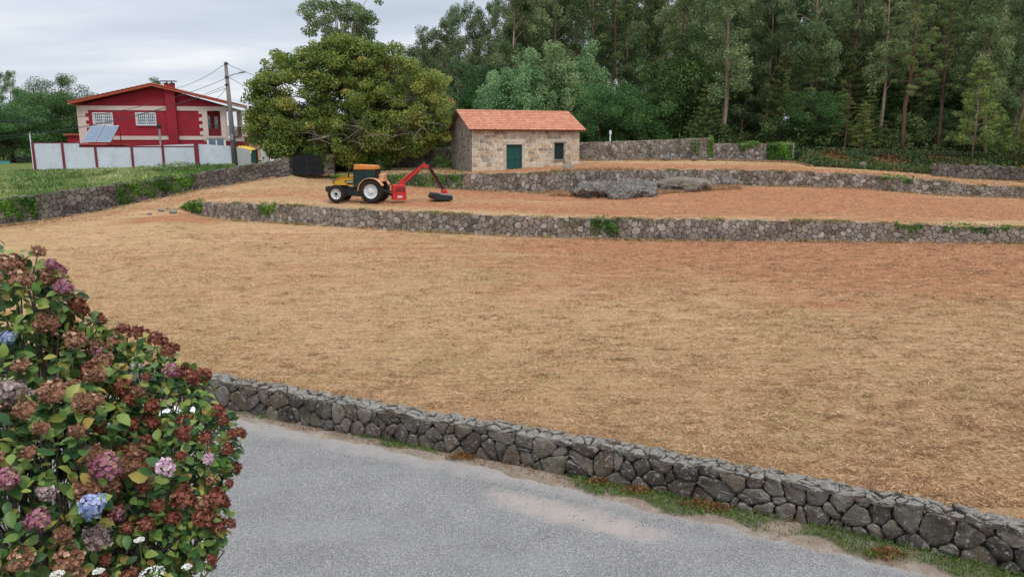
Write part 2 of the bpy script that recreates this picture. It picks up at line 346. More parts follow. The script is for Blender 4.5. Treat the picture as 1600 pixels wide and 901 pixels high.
strip('upper_terrace',M['field'],[w3tx,L5],trr,[30],soilC,.04)
strip('forest_floor',M['forest_floor'],[L5,L6,arc(84,6.2),arc(130,7.5),arc(900,16)],trr,[10,14,10,6],None,.08)
w4b=off(w4t,-.4); w4b[:,2]-=.35
FB=line([(-300,275,4.7),(0,270,4.75),(55,267.5,4.85),(366,260,5.15),(453,262,5.0)])
strip('weed_lot',M['weed_soil'],[w4b,FB,arc(84,5.0),arc(130,5.0),arc(900,5.0)],np.linspace(-2.2,TS,160),[16,6,6,4],None,.06)
# base sheet far below and round the scene
b=MB(); b.box(-2500,-2500,-1.2,2500,2500,-1.0); tag(b.build('ground',M['forest_floor']),kind='structure')
# road sheet
xs=np.arange(-34,20,.16); ys=np.arange(-14,26,.16); X,Y=np.meshgrid(xs,ys)
def seg_dist(P,X,Y):
    d=np.full(X.shape,1e9)
    for a,b_ in zip(P[:-1],P[1:]):
        ab=b_[:2]-a[:2]; k=np.clip(((X-a[0])*ab[0]+(Y-a[1])*ab[1])/(ab@ab),0,1); d=np.minimum(d,np.hypot(X-a[0]-k*ab[0],Y-a[1]-k*ab[1]))
    return d
D=seg_dist(w1,X,Y)
sand=np.zeros_like(X)
for (px,py,a,b_) in ((880,800,1.75,.5),(960,822,1.2,.4),(815,782,1.0,.4)):
    c=atz(px,py,0); th=R(-24); dx=X-c[0]; dy=Y-c[1]; u=dx*math.cos(th)+dy*math.sin(th); w=-dx*math.sin(th)+dy*math.cos(th)
    sand=np.maximum(sand,1-((u/a)**2+(w/b_)**2)*.5)
sand=np.clip(sand,0,1)
i=np.arange(X.size).reshape(X.shape); q=np.stack([i[:-1,:-1],i[:-1,1:],i[1:,1:],i[1:,:-1]],-1).reshape(-1,4)
o=link('road',mesh_np('road',np.stack([X.ravel(),Y.ravel(),.004*wav(X,Y).ravel()],1),[q],M['road'],True,attrs={'edge':D.ravel(),'sand':sand.ravel()})); tag(o,kind='structure')
# verge: an uneven strip of soil between wall foot and asphalt
def resample(P,step):
    s=np.r_[0,np.cumsum(np.linalg.norm(np.diff(P[:,:2],axis=0),axis=1))]; n=int(s[-1]/step); u=np.linspace(0,s[-1],n+1)
    return u,np.stack([np.interp(u,s,P[:,k]) for k in range(P.shape[1])],1)
u,P=resample(w1,.08); T=np.gradient(P[:,:2],axis=0); T/=np.linalg.norm(T,axis=1)[:,None]; nrm=np.stack([T[:,1],-T[:,0]],1)
wd=np.interp(P[:,0],[-10,-4,0,2,4,9],[.35,.4,.42,.65,.8,.85]); wd=wd+.07*np.sin(u*2.3)+.05*np.sin(u*6.1+1)+rng.normal(0,.02,len(u))
cols=[0,.25,.5,.75,.92,1.0]; V=[];hz=[.03,.045,.05,.04,.02,-.01]
for k,h in zip(cols,hz):
    q_=P.copy(); q_[:,:2]+=nrm*(wd*k)[:,None]; q_[:,2]=h+(.012*wav(q_[:,0]*3,q_[:,1]*3) if k<1 else 0)*(1-k); V.append(q_)
V=np.stack(V,1); a,b_=V.shape[:2]; i=np.arange(a*b_).reshape(a,b_); q=np.stack([i[:-1,:-1],i[:-1,1:],i[1:,1:],i[1:,:-1]],-1).reshape(-1,4)[:,::-1]
tag(link('verge',mesh_np('verge',V.reshape(-1,3),[q],M['verge'],True)),kind='structure')
# lane beyond the gate
lp=np.array([(-16.5,60.5,5.02),(-21,72,5.06),(-28,90,5.1),(-38,118,5.1)],float); u,P=resample(lp,2); T=np.gradient(P[:,:2],axis=0); T/=np.linalg.norm(T,axis=1)[:,None]; n2=np.stack([T[:,1],-T[:,0]],1)
V=np.concatenate([np.c_[P[:,:2]-n2*2.2,P[:,2]+.1],np.c_[P[:,:2]+n2*2.2,P[:,2]+.1]]); k=len(P)
tag(link('lane',mesh_np('lane',V,[np.array([(j,k+j,k+j+1,j+1) for j in range(k-1)])],M['lane'])),kind='structure')
def zg(x,y):
    """ground height on the field side"""
    t=x/y
    seq=[fl,w2x,w2tx,np.vstack([w4,w3x]) if t<TS else w3x]
    if t>=TS: seq+=[w3tx,L5,L6,arc(84,6.2),arc(130,7.5),arc(900,16)]
    else: seq+=[w4b,FB,arc(84,5.0),arc(130,5.0),arc(900,5.0)]
    pr=None
    for s_ in seq:
        Yl,z=interp_line(s_,np.array([t])); Yl=Yl[0]; z=z[0]
        if y<=Yl: return z if pr is None or Yl-pr[0]<1e-6 else pr[1]+(z-pr[1])*(y-pr[0])/(Yl-pr[0])
        pr=(Yl,z)
    return pr[1]
# ---------------------------------------------------------------- dry stone walls
def clip(P,a,b):
    o=[];n=len(P)
    for i in range(n):
        p=P[i];q=P[(i+1)%n]; dp=a[0]*p[0]+a[1]*p[1]-b; dq=a[0]*q[0]+a[1]*q[1]-b
        if dp<=0: o.append(p)
        if (dp<0<dq) or (dq<0<dp):
            k=dp/(dp-dq); o.append((p[0]+(q[0]-p[0])*k,p[1]+(q[1]-p[1])*k))
    return o
def cells(Lh,H,sx,sz,jit,wv,rg,run=0.0,jz=None,drop=0.0):
    nx=max(1,round(Lh/sx)); nz=max(1,round(H/sz)); dx=Lh/nx; dz=H/nz; jz=jit if jz is None else jz
    P={}
    for j in range(nz):
        for i in range(nx):
            o=(.5 if j%2 else 0)*run
            if drop and rg.uniform()<drop: continue
            P[i,j]=((i+.5+o+rg.uniform(-jit,jit))*dx,(j+.5+rg.uniform(-jz,jz))*dz,rg.uniform(-wv,wv)*dx*dz)
    res=[]
    for (i,j),(x,y,w) in P.items():
        poly=[(max(0,x-3*dx),max(0,y-3*dz)),(min(Lh,x+3*dx),max(0,y-3*dz)),(min(Lh,x+3*dx),min(H,y+3*dz)),(max(0,x-3*dx),min(H,y+3*dz))]
        for a in range(-3,4):
            for c in range(-3,4):
                if (a or c) and (i+a,j+c) in P:
                    X2,Y2,w2_=P[i+a,j+c]; poly=clip(poly,(2*(X2-x),2*(Y2-y)),X2*X2+Y2*Y2-x*x-y*y-w2_+w)
                    if len(poly)<3: break
            if len(poly)<3: break
        if len(poly)>=3: res.append(poly)
    return res
def courses(Lh,H,rg,h0=.22,h1=.40,w0=.28,w1=.85,jit=.018):
    polys=[];z=0
    while z<H-.05:
        h=rg.uniform(h0,h1); h=H-z if z+h>H-.12 else h; x=-rg.uniform(0,.4)
        while x<Lh:
            w=rg.uniform(w0,w1)
            if rg.uniform()<.16 and h>.28:
                k=h*rg.uniform(.4,.6); rs=[(z,z+k),(z+k,z+h)]
            else: rs=[(z,z+h)]
            for a,b_ in rs:
                x0=max(0,x);x1=min(Lh,x+w)
                if x1-x0>.08:
                    J=lambda:rg.uniform(-jit,jit); polys.append([(x0+J(),a+J()),((x0+x1)/2,a+J()*.8),(x1+J(),a+J()),(x1+J()*.7,(a+b_)/2),(x1+J(),b_+J()),((x0+x1)/2,b_+J()*.8),(x0+J(),b_+J()),(x0+J()*.7,(a+b_)/2)])
            x+=w
        z+=h
    return polys
def stones(polys,gap,dep,rg,hi=True,rough=1.0,extra=None,cham=.2):
    V=[];Fq=[];Ft=[]
    for poly in polys:
        if extra:
            poly=extra(poly)
            if poly is None or len(poly)<3: continue
        A=np.array(poly); 
        ar=.5*abs(np.dot(A[:,0],np.roll(A[:,1],-1))-np.dot(A[:,1],np.roll(A[:,0],-1)))
        if ar<gap*gap*4: continue
        B=np.roll(A,-1,0); A=np.stack([A*(1-cham)+B*cham,A*cham+B*(1-cham)],1).reshape(-1,2)
        keep=np.linalg.norm(A-np.roll(A,-1,0),axis=1)>gap*.25; A=A[keep] if keep.sum()>=4 else A
        if hi:
            B=np.roll(A,-1,0); A=np.stack([A,(A+B)/2+rg.normal(0,gap*.25,A.shape)],1).reshape(-1,2)
        c=A.mean(0); r_=np.sqrt(ar/math.pi); s0=max(.5,1-gap/r_*.5)
        d=dep*rg.uniform(.35,1.); tilt=rg.normal(0,.07*rough,2); n=len(A)
        rings=[(s0,-dep*.6),(s0,d*.6),(s0*.96,d*.88),(s0*.62,d)] if hi else [(s0,-dep*.5),(s0*.98,d*.6),(s0*.78,d)]
        b0=len(V)
        for ri,(s,dd) in enumerate(rings):
            Q=c+(A-c)*s; Q=Q+(rg.normal(0,gap*.28,Q.shape) if (hi and ri<3) else 0); z=dd+(((Q-c)@tilt) if ri>0 else 0)+(rg.normal(0,dep*.10*rough,n) if ri>0 else 0)
            V+=[(Q[k,0],Q[k,1],z[k] if ri>0 else dd) for k in range(n)]
        V.append((c[0],c[1],d*1.05+rg.normal(0,dep*.08)))
        m=len(rings)
        for ri in range(m-1):
            for k in range(n): Fq.append((b0+ri*n+k,b0+ri*n+(k+1)%n,b0+(ri+1)*n+(k+1)%n,b0+(ri+1)*n+k))
        for k in range(n): Ft.append((b0+(m-1)*n+k,b0+(m-1)*n+(k+1)%n,b0+m*n))
    return np.array(V),np.array(Fq,int),np.array(Ft,int)
def wall(name,base,top,thick,cell,label,mat,gapm,gap=.03,dep=.06,seed=1,hi=False,group=None,under=.25,jag=.03,cat='stone wall',ratio=1.75,cap=True,both=False):
    rg=np.random.default_rng(seed); u,B=resample(np.c_[base,top[:,2]],.3)
    Lh=u[-1]; T=np.gradient(B[:,:2],axis=0); T/=np.linalg.norm(T,axis=1)[:,None]; Nn=np.stack([T[:,1],-T[:,0]],1)
    hm=float(np.mean(B[:,3]-B[:,2]))+under
    def fx(s,dn):
        g=lambda a:np.interp(s,u,a); return np.stack([g(B[:,0])+g(Nn[:,0])*dn,g(B[:,1])+g(Nn[:,1])*dn],-1)
    Vs=[];Q=[];Tr=[];mi=[];nb=0
    def put(v,q,t):
        nonlocal nb
        Q.append(q+nb); 
        if len(t): Tr.append(t+nb)
        Vs.append(v); nb+=len(v)
    pz=lambda s,v:np.interp(s,u,B[:,2]-under)+v/hm*(np.interp(s,u,B[:,3]-B[:,2])+under)
    v,q,t=stones(cells(Lh,hm,cell*ratio,cell,.46,.45,rg,drop=.25),gap,dep,rg,hi); xy=fx(v[:,0],v[:,2]); put(np.c_[xy,pz(v[:,0],v[:,1])],q,t)
    if both:
        v,q,t=stones(cells(Lh,hm,cell*ratio,cell,.46,.45,rg,drop=.25),gap,dep,rg,False); v[:,0]=Lh-v[:,0]; xy=fx(v[:,0],-thick-v[:,2]); put(np.c_[xy,pz(v[:,0],v[:,1])],q,t)
    if cap:
        v,q,t=stones(cells(Lh,thick+.06,cell*1.2,min(cell*.8,thick/2.2),.42,.3,rg,drop=.15),gap*.6,dep*.7,rg,hi,1.4)
        xy=fx(v[:,0],dep*.5+.02-v[:,1]); jg=jag*(np.sin(v[:,0]*5.3)+np.sin(v[:,0]*11.7+2)+np.sin(v[:,0]*2.1)); put(np.c_[xy,np.interp(v[:,0],u,B[:,3])+v[:,2]-.01+jg*.5],q,t)
    # dark core
    k=len(u); c0=[np.c_[fx(u,-.012),B[:,2]-under],np.c_[fx(u,-.012),B[:,3]-.035],np.c_[fx(u,-thick),B[:,3]-.035],np.c_[fx(u,-thick),B[:,2]-under]]
    cv=np.concatenate(c0); qs=[(a*k+j,a*k+j+1,((a+1)%4)*k+j+1,((a+1)%4)*k+j) for a in range(4) for j in range(k-1)]+[(0,k,2*k,3*k),(4*k-1,3*k-1,2*k-1,k-1)]
    nq=sum(len(x) for x in Q); Q.append(np.array(qs)+nb); Vs.append(cv); nt_=sum(len(x) for x in Tr)
    midx=np.r_[np.zeros(nq),np.ones(len(qs)),np.zeros(nt_)]
    org=(base[len(base)//2][0],base[len(base)//2][1],base[:,2].min())
    me=mesh_np(name,np.concatenate(Vs),[np.concatenate(Q),np.concatenate(Tr)],[mat,gapm],False,midx=midx); me.polygons.foreach_set('use_smooth',[bool(hi)]*len(me.polygons))
    o=link(name,me,origin=org); tag(o,label,cat,group); return o
wn=w1.copy()
wall('roadside_wall',wn,w1t,.42,.27,'low near wall of big dark grey lichen-spotted stones along the asphalt road',M['near_wall'],M['gap'],.028,.09,3,True,jag=.03,ratio=1.3)
def cutp(b_,t_,a0,a1):
    tt=b_[:,0]/b_[:,1]; ts=np.r_[a0,tt[(tt>a0)&(tt<a1)],a1]; f=lambda P:np.stack([np.interp(ts,tt,P[:,k]) for k in range(3)],1); return f(b_),f(t_)
wall('terrace_wall',w2,w2t,.5,.155,'long middle retaining wall of rubble stone below the tractor',M['far_wall'],M['gap2'],.016,.05,5,jag=.035)
bb,tt_=cutp(w3,w3t,w3[1][0]/w3[1][1],2)
wall('terrace_wall',bb,tt_,.5,.155,'curving upper retaining wall of rubble stone below the hut and above the pale outcrop',M['far_wall'],M['gap2'],.016,.055,8,jag=.04)
wall('boundary_wall',w4,w4t,.45,.19,'dark stone boundary wall rising from left edge to the black gate, partly ivy covered',M['dark_wall'],M['gap'],.018,.06,9,jag=.045,both=True)
def segw(name,rows,label,mat,th=.5,cell=.165,seed=3,jag=.03):
    b_,t_=basetop(rows); return wall(name,b_,t_,th,cell,label,mat,M['gap2'],.016,.055,seed,jag=jag,both=True)
segw('boundary_wall',[(524,268,4.75,241),(560,265,4.9,236),(600,262.5,5.0,233),(660,262,5.0,232),(713,262,5.0,231)],'dark stone wall between the oak and the left end of the hut',M['dark_wall'],seed=12)
segw('boundary_wall',[(900,251,5.55,223.5),(960,250.5,5.6,221.5),(1040,250,5.6,219),(1112,250.5,5.6,215.5)],'tall grey rubble wall adjoining the right end of the hut',M['far_wall'],seed=14,jag=.01)
segw('boundary_wall',[(1113,251,5.55,225),(1180,252,5.5,225),(1240,254,5.4,225)],'lower stone wall with ivy at the wood edge right of the tall wall',M['far_wall'],seed=15)
segw('rubble_wall',[(1455,269,4.95,257),(1500,272,4.85,258.5),(1560,274,4.8,261),(1640,278,4.7,264)],'low tumbled stone wall at the foot of the pines on the right',M['dark_wall'],.6,.22,16,.1)
# ---------------------------------------------------------------- foliage tools
def unit(n,rg):
    v=rg.normal(size=(n,3)); return v/np.linalg.norm(v,axis=1)[:,None]
def rhomb(C,w,l,rg,droop=0.0,flat=0.0,curl=False,dirs=None):
    n=len(C); a=unit(n,rg) if dirs is None else dirs+rg.normal(0,.35,(n,3)); a[:,2]-=droop; a[:,2]*=(1-flat); a/=np.linalg.norm(a,axis=1)[:,None]+1e-9
    r_=unit(n,rg); b_=np.cross(a,r_); b_/=np.linalg.norm(b_,axis=1)[:,None]+1e-9
    s=rg.uniform(.7,1.3,n)[:,None]; A=a*l*.5*s; B=b_*w*.5*s
    V=np.stack([C-A,C+B-A*.1,C+A,C-B-A*.1],1).reshape(-1,3); Fq=np.arange(4*n).reshape(-1,4); return V,Fq
def clump_leaves(cen,rad,per,w,l,rg,droop=0,flat=.7,zs=.75,tone=None,shell=.45,tvar=.16,dens_pow=2):
    V=[];Fq=[];T=[];nb=0
    for i,(c,r_) in enumerate(zip(cen,rad)):
        n=int(per*r_**dens_pow); 
        if n<1: continue
        d=unit(n,rg); rr=r_*(rg.uniform(0,1,n)**shell); C=c+d*rr[:,None]*np.array([1,1,zs])
        v,q=rhomb(C,w,l,rg,droop); V.append(v); Fq.append(q+nb); nb+=len(v)
        t0=tone[i] if tone is not None else rg.uniform(.25,.75); T.append(np.clip(t0+rg.normal(0,tvar,n),0,1))
    return np.concatenate(V),np.concatenate(Fq),np.concatenate(T)
def make_tree(name,crown_mat,bark,trunk,limbs,cen,rad,per,w,l,seed,droop=0,zs=.75,tone=None,shell=.45,tvar=.16,cname='crown'):
    rg=np.random.default_rng(seed)
    v,q,t=clump_leaves(cen,rad,per,w,l,rg,droop,zs=zs,tone=tone,shell=shell,tvar=tvar)
    root=thing(name,'tree','tree'); c=link(cname,mesh_np(name+'_'+cname,v,[q],crown_mat,False,tone=t),root)
    mb=MB(); mb.tube(trunk[0],trunk[1],8)
    for p,r_ in limbs: mb.tube(p,r_,5,False)
    mb.build('trunk',bark,root,smooth=True); return root
def bark_mat(name,cols,sc=3):
    m=MT(name,.9,.15); v=m.coord((1,1,.18),'Object'); n=m.noise(v,sc,6,.7); m.base(m.ramp(n,[(.3+.4*i/(len(cols)-1),c) for i,c in enumerate(cols)])); m.bump(m.noise(v,sc*6,5,.7),.7,.04); return m.m
M['bark_euc']=bark_mat('eucalyptus_bark',[srgb(96,78,64),srgb(150,130,112),srgb(176,160,144)])
M['bark_pine']=bark_mat('pine_bark',[srgb(62,46,38),srgb(98,76,62),srgb(116,94,80)])
M['bark_oak']=bark_mat('oak_bark',[srgb(84,78,70),srgb(124,116,106),srgb(150,144,132)])
M['bark_dark']=bark_mat('dark_bark',[srgb(48,40,34),srgb(78,66,54),srgb(92,80,66)])
def st(*c): return [(i/(len(c)-1),srgb(*x)) for i,x in enumerate(c)]
M['euc']=leaf_mat('eucalyptus_leaves',st((72,92,60),(104,126,82),(132,150,104),(160,168,120)),.32,.5,.22)
M['pine']=leaf_mat('pine_needles',st((66,86,50),(98,118,66),(126,138,82),(148,140,92)),.25,.6,.18)
M['ypine']=leaf_mat('young_pine_needles',st((76,98,50),(108,130,66),(134,150,82),(152,142,88)),.2,.6,.1)
M['broad']=leaf_mat('dark_broad_leaves',st((46,70,40),(68,98,52),(94,124,66),(118,146,80)),.25,.45,.18)
M['mimosa']=leaf_mat('mimosa_leaves',st((84,114,72),(116,148,98),(146,172,120),(172,192,142)),.3,.5,.08)
M['oak']=leaf_mat('turning_oak_leaves',st((78,102,50),(108,130,62),(136,152,76),(162,164,86),(180,164,94),(154,130,92)),.34,.5)
M['ivy']=leaf_mat('ivy_leaves',st((48,86,32),(74,118,42),(104,146,56),(136,170,76)),.25,.4)
M['shrub']=leaf_mat('undergrowth_leaves',st((46,64,38),(70,92,50),(94,114,62),(122,122,74)),.22,.5,.2)
M['grassy']=leaf_mat('green_grass',st((50,78,32),(78,110,46),(114,138,64),(160,156,92)),.25,.5)
M['weed']=leaf_mat('weed_leaves',st((66,98,46),(104,132,68),(146,160,96),(190,190,138)),.25,.5)
M['straw']=leaf_mat('cut_straw',st((122,94,68),(176,138,102),(206,170,130),(224,198,160)),.1,.7)
M['fern']=leaf_mat('dry_fern',st((84,56,36),(126,86,54),(156,116,72),(118,116,64)),.15,.7)
def euc(seed,h,cr=.42,lean=0,spread=2.6,per=230,multi=False,top=1.0):
    rg=np.random.default_rng(seed); path=[];x=y=0
    for k in range(9):
        f=k/8; path.append((x,y,h*f)); x+=rg.normal(0,.14)+lean; y+=rg.normal(0,.14)
    P=np.array(path); rad=[.20*(1-f)**.8*(h/22)+.03 for f in np.linspace(0,1,9)]
    cen=[];cr_=[];limbs=[]
    n=30
    for k in range(n):
        f=cr+(1-cr)*(k+rg.uniform(0,1))/n; f=min(f,.99); prof=math.sin(min(1,(f-cr)/(1-cr)*1.0+.18)*math.pi*.86)**.8
        b=np.array([np.interp(f,np.linspace(0,1,9),P[:,j]) for j in range(3)]); a=rg.uniform(0,2*math.pi); r_=spread*prof*rg.uniform(.45,1.15)
        e=b+np.array([math.cos(a)*r_,math.sin(a)*r_,rg.uniform(.4,1.3)]); mid=(b+e)/2+np.array([0,0,.1])
        limbs.append(([b-np.array([0,0,.9]),mid,e],[.06,.04,.015])); 
        for _ in range(3):
            cen.append(e+rg.normal(0,.62,3)*np.array([1,1,.7])-np.array([0,0,rg.uniform(0,.7)])); cr_.append(rg.uniform(.5,1.1))
    cen.append(P[-1]); cr_.append(.6)
    return make_tree('eucalyptus_tree',M['euc'],M['bark_euc'],(path,rad),limbs,cen,cr_,per,.10,.38,seed,droop=.9,zs=1.15,shell=.5)
def pine(seed,h,cr=.45,spread=3.0,per=300,mat='pine'):
    rg=np.random.default_rng(seed); path=[];x=y=0
    for k in range(8): path.append((x,y,h*k/7)); x+=rg.normal(0,.1); y+=rg.normal(0,.1)
    P=np.array(path); cen=[];cr_=[];limbs=[]
    for k in range(26):
        f=cr+(1-cr)*(k+rg.uniform(0,1))/26; b=np.array([np.interp(f,np.linspace(0,1,8),P[:,j]) for j in range(3)]); a=k*2.4+rg.uniform(-.4,.4)
        r_=spread*(1.05-((f-cr)/(1-cr))**1.5)*rg.uniform(.5,1.1); e=b+np.array([math.cos(a)*r_,math.sin(a)*r_,rg.uniform(.1,.9)])
        limbs.append(([b,(b+e)/2-np.array([0,0,.12]),e],[.06,.04,.015]))
        for s in (.55,.85,1.0):
            c=b+(e-b)*s+rg.normal(0,.25,3); cen.append(c); cr_.append(rg.uniform(.4,.8))
    return make_tree('pine_tree',M[mat],M['bark_pine'],(path,[.19*(1-f)**.8+.03 for f in np.linspace(0,1,8)]),limbs,cen,cr_,per,.05,.30,seed,droop=-.3,zs=.55,shell=.55)
def young_pine(seed,h,per=330,mat='ypine',wd=.2,bark='bark_euc'):
    rg=np.random.default_rng(seed); path=[(0,0,0),(.05,.05,h*.4),(0,.1,h*.75),(.05,0,h)]; cen=[];cr_=[];limbs=[]
    z=h*.18
    while z<h*.97:
        f=z/h; n=5
        for k in range(n):
            if rg.uniform()<.18: continue
            a=k*2*math.pi/n+z*2.1+rg.uniform(-.3,.3); r_=h*wd*(1-f)**.75*rg.uniform(.6,1.15)+.15
            b=np.array([0,0,z]); e=np.array([math.cos(a)*r_,math.sin(a)*r_,z+r_*.35]); limbs.append(([b,e],[.03,.01]))
            for s in (.5,.8,1.05): cen.append(b+(e-b)*s); cr_.append(rg.uniform(.2,.42)*(.7+.4*(1-f))*1.15)
        z+=h*.062
    for q in range(3): cen.append(np.array([0,0,h-q*.25])); cr_.append(.22)
    return make_tree('young_pine_tree',M[mat],M[bark],(path,[.09,.07,.04,.015]),limbs,cen,cr_,per*1.7,.05,.24,seed,droop=-.6,zs=.7,shell=.55)
def broad(seed,h,w,mat='broad',per=210,lf=.17,bark='bark_dark',low=.12,name='broadleaf_tree',n=70,droop=0.2,rs=1.0,plume=1.0):
    rg=np.random.default_rng(seed); cen=[];cr_=[];limbs=[];c0=np.array([0,0,h*(.5+low/2)]); rz=h*(.5-low/2)
    for k in range(n):
        d=unit(1,rg)[0]; r_=rg.uniform(.25,.98)**.6; p=c0+d*np.array([w,w,rz])*r_*(1+.16*math.sin(3*d[0]*2+seed)+.12*math.sin(5*d[2]+seed))
        if p[2]<.5: p[2]=.5
        cen.append(p); cr_.append(rg.uniform(.6,1.2)*w/3.3*rs)
        if k%3==0: limbs.append(([np.array([0,0,h*.25]),(c0+p)/2-np.array([0,0,.3]),p],[.10,.06,.015]))
    return make_tree(name,M[mat],M[bark],([(0,0,-.3),(.05,0,h*.3),(0,.05,h*.6),(0,0,h*.85)],[.22,.18,.1,.03]),limbs,cen,cr_,per,lf*.62,lf,seed,droop=droop,zs=.75*plume,shell=.4)
def bush(seed,h,w,mat='shrub',per=260,lf=.16,n=22,name='shrub'):
    rg=np.random.default_rng(seed); cen=[];cr_=[]
    for k in range(n):
        a=rg.uniform(0,6.28); r_=w*rg.uniform(0,1)**.6; z=h*rg.uniform(.1,.85)*(1-.45*(r_/w)**2); cen.append(np.array([math.cos(a)*r_,math.sin(a)*r_*.8,z])); cr_.append(rg.uniform(.4,.75)*min(w,h)/1.9)
    v,q,t=clump_leaves(cen,cr_,per,lf*.55,lf,rg,.1,shell=.42)
    return link(name,mesh_np(name,v,[q],M[mat],False,tone=t))

# ---------------------------------------------------------------- stone hut
M['tile']=leaf_mat('clay_tiles',st((172,112,88),(186,124,98),(192,132,106),(202,150,126)),0,.75)
M['green_paint']=paint('dark_green_paint',srgb(18,78,72),.5,.12,4)
M['green_dark']=paint('darker_green_paint',srgb(12,54,50),.6,.12,4)
M['iron']=paint('dark_iron',srgb(52,50,50),.6,.3,8,.4,.5)
M['under']=paint('roof_timber',srgb(120,92,70),.9,.3,4)
A=R(20); HP=np.array([*at(738,268,56.7)[:2],4.85]); hd=(math.cos(A),math.sin(A)); ztb=HP[2]
hut=thing('stone_hut','small granite hut with orange tiled roof and dark green door on the upper terrace','hut',HP,A)
hq=lambda px,py:(lambda r_:(r_[0],r_[1]-ztb))(hit(px,py,HP,hd))
LH=hq(905,240)[0]; DH=5.9; eave=(hq(738,203)[1]+hq(903,200)[1])/2; rise=1.30
dl,dt=hq(791,226); dr_=hq(815.5,226)[0]; wl,wt=hq(866.5,223.5); wr,wb=hq(880.5,249); dt=max(dt,2.0)
b=MB(); th=.5
b.box(0,0,-1,dl,th,eave); b.box(dl,0,dt,dr_,th,eave); b.box(dr_,0,-1,wl,th,eave); b.box(wl,0,wt,wr,th,eave); b.box(wl,0,-1,wr,th,wb); b.box(wr,0,-1,LH,th,eave)
b.box(0,th,-1,th,DH-th,eave); b.box(LH-th,th,-1,LH,DH-th,eave); b.box(0,DH-th,-1,LH,DH,eave)
def gab(b,x0,x1):
    v=[(x,y,z) for x in (x0,x1) for (y,z) in ((0,eave),(DH,eave),(DH/2,eave+rise))]; b.add(v,[(0,2,1),(3,4,5),(0,1,4,3),(1,2,5,4),(2,0,3,5)])
gab(b,0,th); gab(b,LH-th,LH); b.build('wall_core',M['mortar'],hut)
rg=np.random.default_rng(21)
ops=[(dl-.24,dr_+.24,-2,dt+.28),(wl-.2,wr+.2,wb-.2,wt+.24)]
def avoid(poly):
    cx=sum(p[0] for p in poly)/len(poly); cy=sum(p[1] for p in poly)/len(poly)-.9
    for (x0,x1,z0,z1) in ops:
        if x0<cx<x1 and z0<cy<z1: return None
        xs_=[p[0] for p in poly]; zs_=[p[1]-.9 for p in poly]
        if max(xs_)<=x0 or min(xs_)>=x1 or max(zs_)<=z0 or min(zs_)>=z1: continue
        if cy>=z1: poly=clip(poly,(0,-1),-(z1+.9))
        elif cy<=z0: poly=clip(poly,(0,1),z0+.9)
        elif cx<=x0: poly=clip(poly,(1,0),x0)
        else: poly=clip(poly,(-1,0),-x1)
        if len(poly)<3: return None
    return poly
v,q,t=stones(courses(LH,eave+.9,rg),.03,.02,rg,False,.35,avoid,.08)
link('stonework',mesh_np('front_stonework',np.c_[v[:,0],-v[:,2],v[:,1]-.9],[q,t],M['hut_stone']),hut)
k=rise/(DH/2)
def gclip(poly):
    poly=clip(poly,(-k,1),eave+.9); 
    if len(poly)<3: return None
    poly=clip(poly,(k,1),eave+.9+k*DH); return poly if len(poly)>2 else None
v,q,t=stones(cells(DH,eave+.9+rise,.34,.25,.36,.3,rg),.028,.04,rg,False,.8,gclip)
link('stonework',mesh_np('gable_stonework',np.c_[-v[:,2],DH-v[:,0],v[:,1]-.9],[q,t],M['hut_side']),hut)
v,q,t=stones(cells(DH,eave+.9+rise,.34,.25,.36,.3,rg),.028,.04,rg,False,.8,gclip)
link('stonework',mesh_np('gable_stonework',np.c_[LH+v[:,2],v[:,0],v[:,1]-.9],[q,t],M['hut_side']),hut)
b=MB() # dressed jambs and lintels
for x0,x1 in((dl-.22,dl),(dr_,dr_+.22)):
    z=-.3
    while z<dt-.05:
        h_=min(.62,dt-z); b.box(x0,-.055,z,x1,.3,z+h_-.012); z+=h_
b.box(dl-.32,-.058,dt,dr_+.32,.3,dt+.26)
b.build('door_surround',M['granite'],hut,bevel=.012); b=MB()
for x0,x1 in((wl-.18,wl),(wr,wr+.18)): b.box(x0,-.055,wb,x1,.3,wt)
b.box(wl-.26,-.058,wt,wr+.26,.3,wt+.22); b.box(wl-.24,-.075,wb-.17,wr+.24,.3,wb)
b.build('window_surround',M['granite'],hut,bevel=.012)
door=MB(); mid=(dl+dr_)/2
for x0,x1 in((dl+.02,mid-.006),(mid+.006,dr_-.02)):
    n=4
    for i in range(n): door.box(x0+(x1-x0)*i/n+.004,.14,-.05,x0+(x1-x0)*(i+1)/n-.004,.19,dt-.02)
    for z in (.25,1.0,dt-.4): door.box(x0,.12,z,x1,.145,z+.1)
d_=door.build('door',M['green_paint'],hut)
b=MB(); b.cbox((mid+.09,.10,1.0),(.03,.05,.16)); b.tube([(mid+.09,.11,1.06),(mid+.2,.07,1.06)],.012); b.build('handle',M['iron'],d_)
b=MB(); b.box(dl-.1,-.35,-.25,dr_+.1,.12,-.03); b.build('doorstep',M['granite'],hut,bevel=.02)
sh=MB()
for i in range(4):
    w_=(wr-wl)/4; sh.box(wl+w_*i+.006,.14,wb+.02,wl+w_*(i+1)-.006,.18,wt-.02)
w_=sh.build('window',M['green_dark'],hut)
b=MB(); 
for i in range(6): x=wl-.06+(wr-wl+.12)*i/5; b.tube([(x,-.12,wb-.12),(x,-.12,wt+.08)],.012,6)
for z in (wb-.08,(wb+wt)/2,wt+.04): b.box(wl-.09,-.135,z,wr+.09,-.11,z+.03)
for x in (wl-.08,wr+.08):
    for z in (wb-.06,wt+.05): b.box(x-.01,-.13,z-.01,x+.01,-.04,z+.01)
b.build('grille',M['iron'],w_)
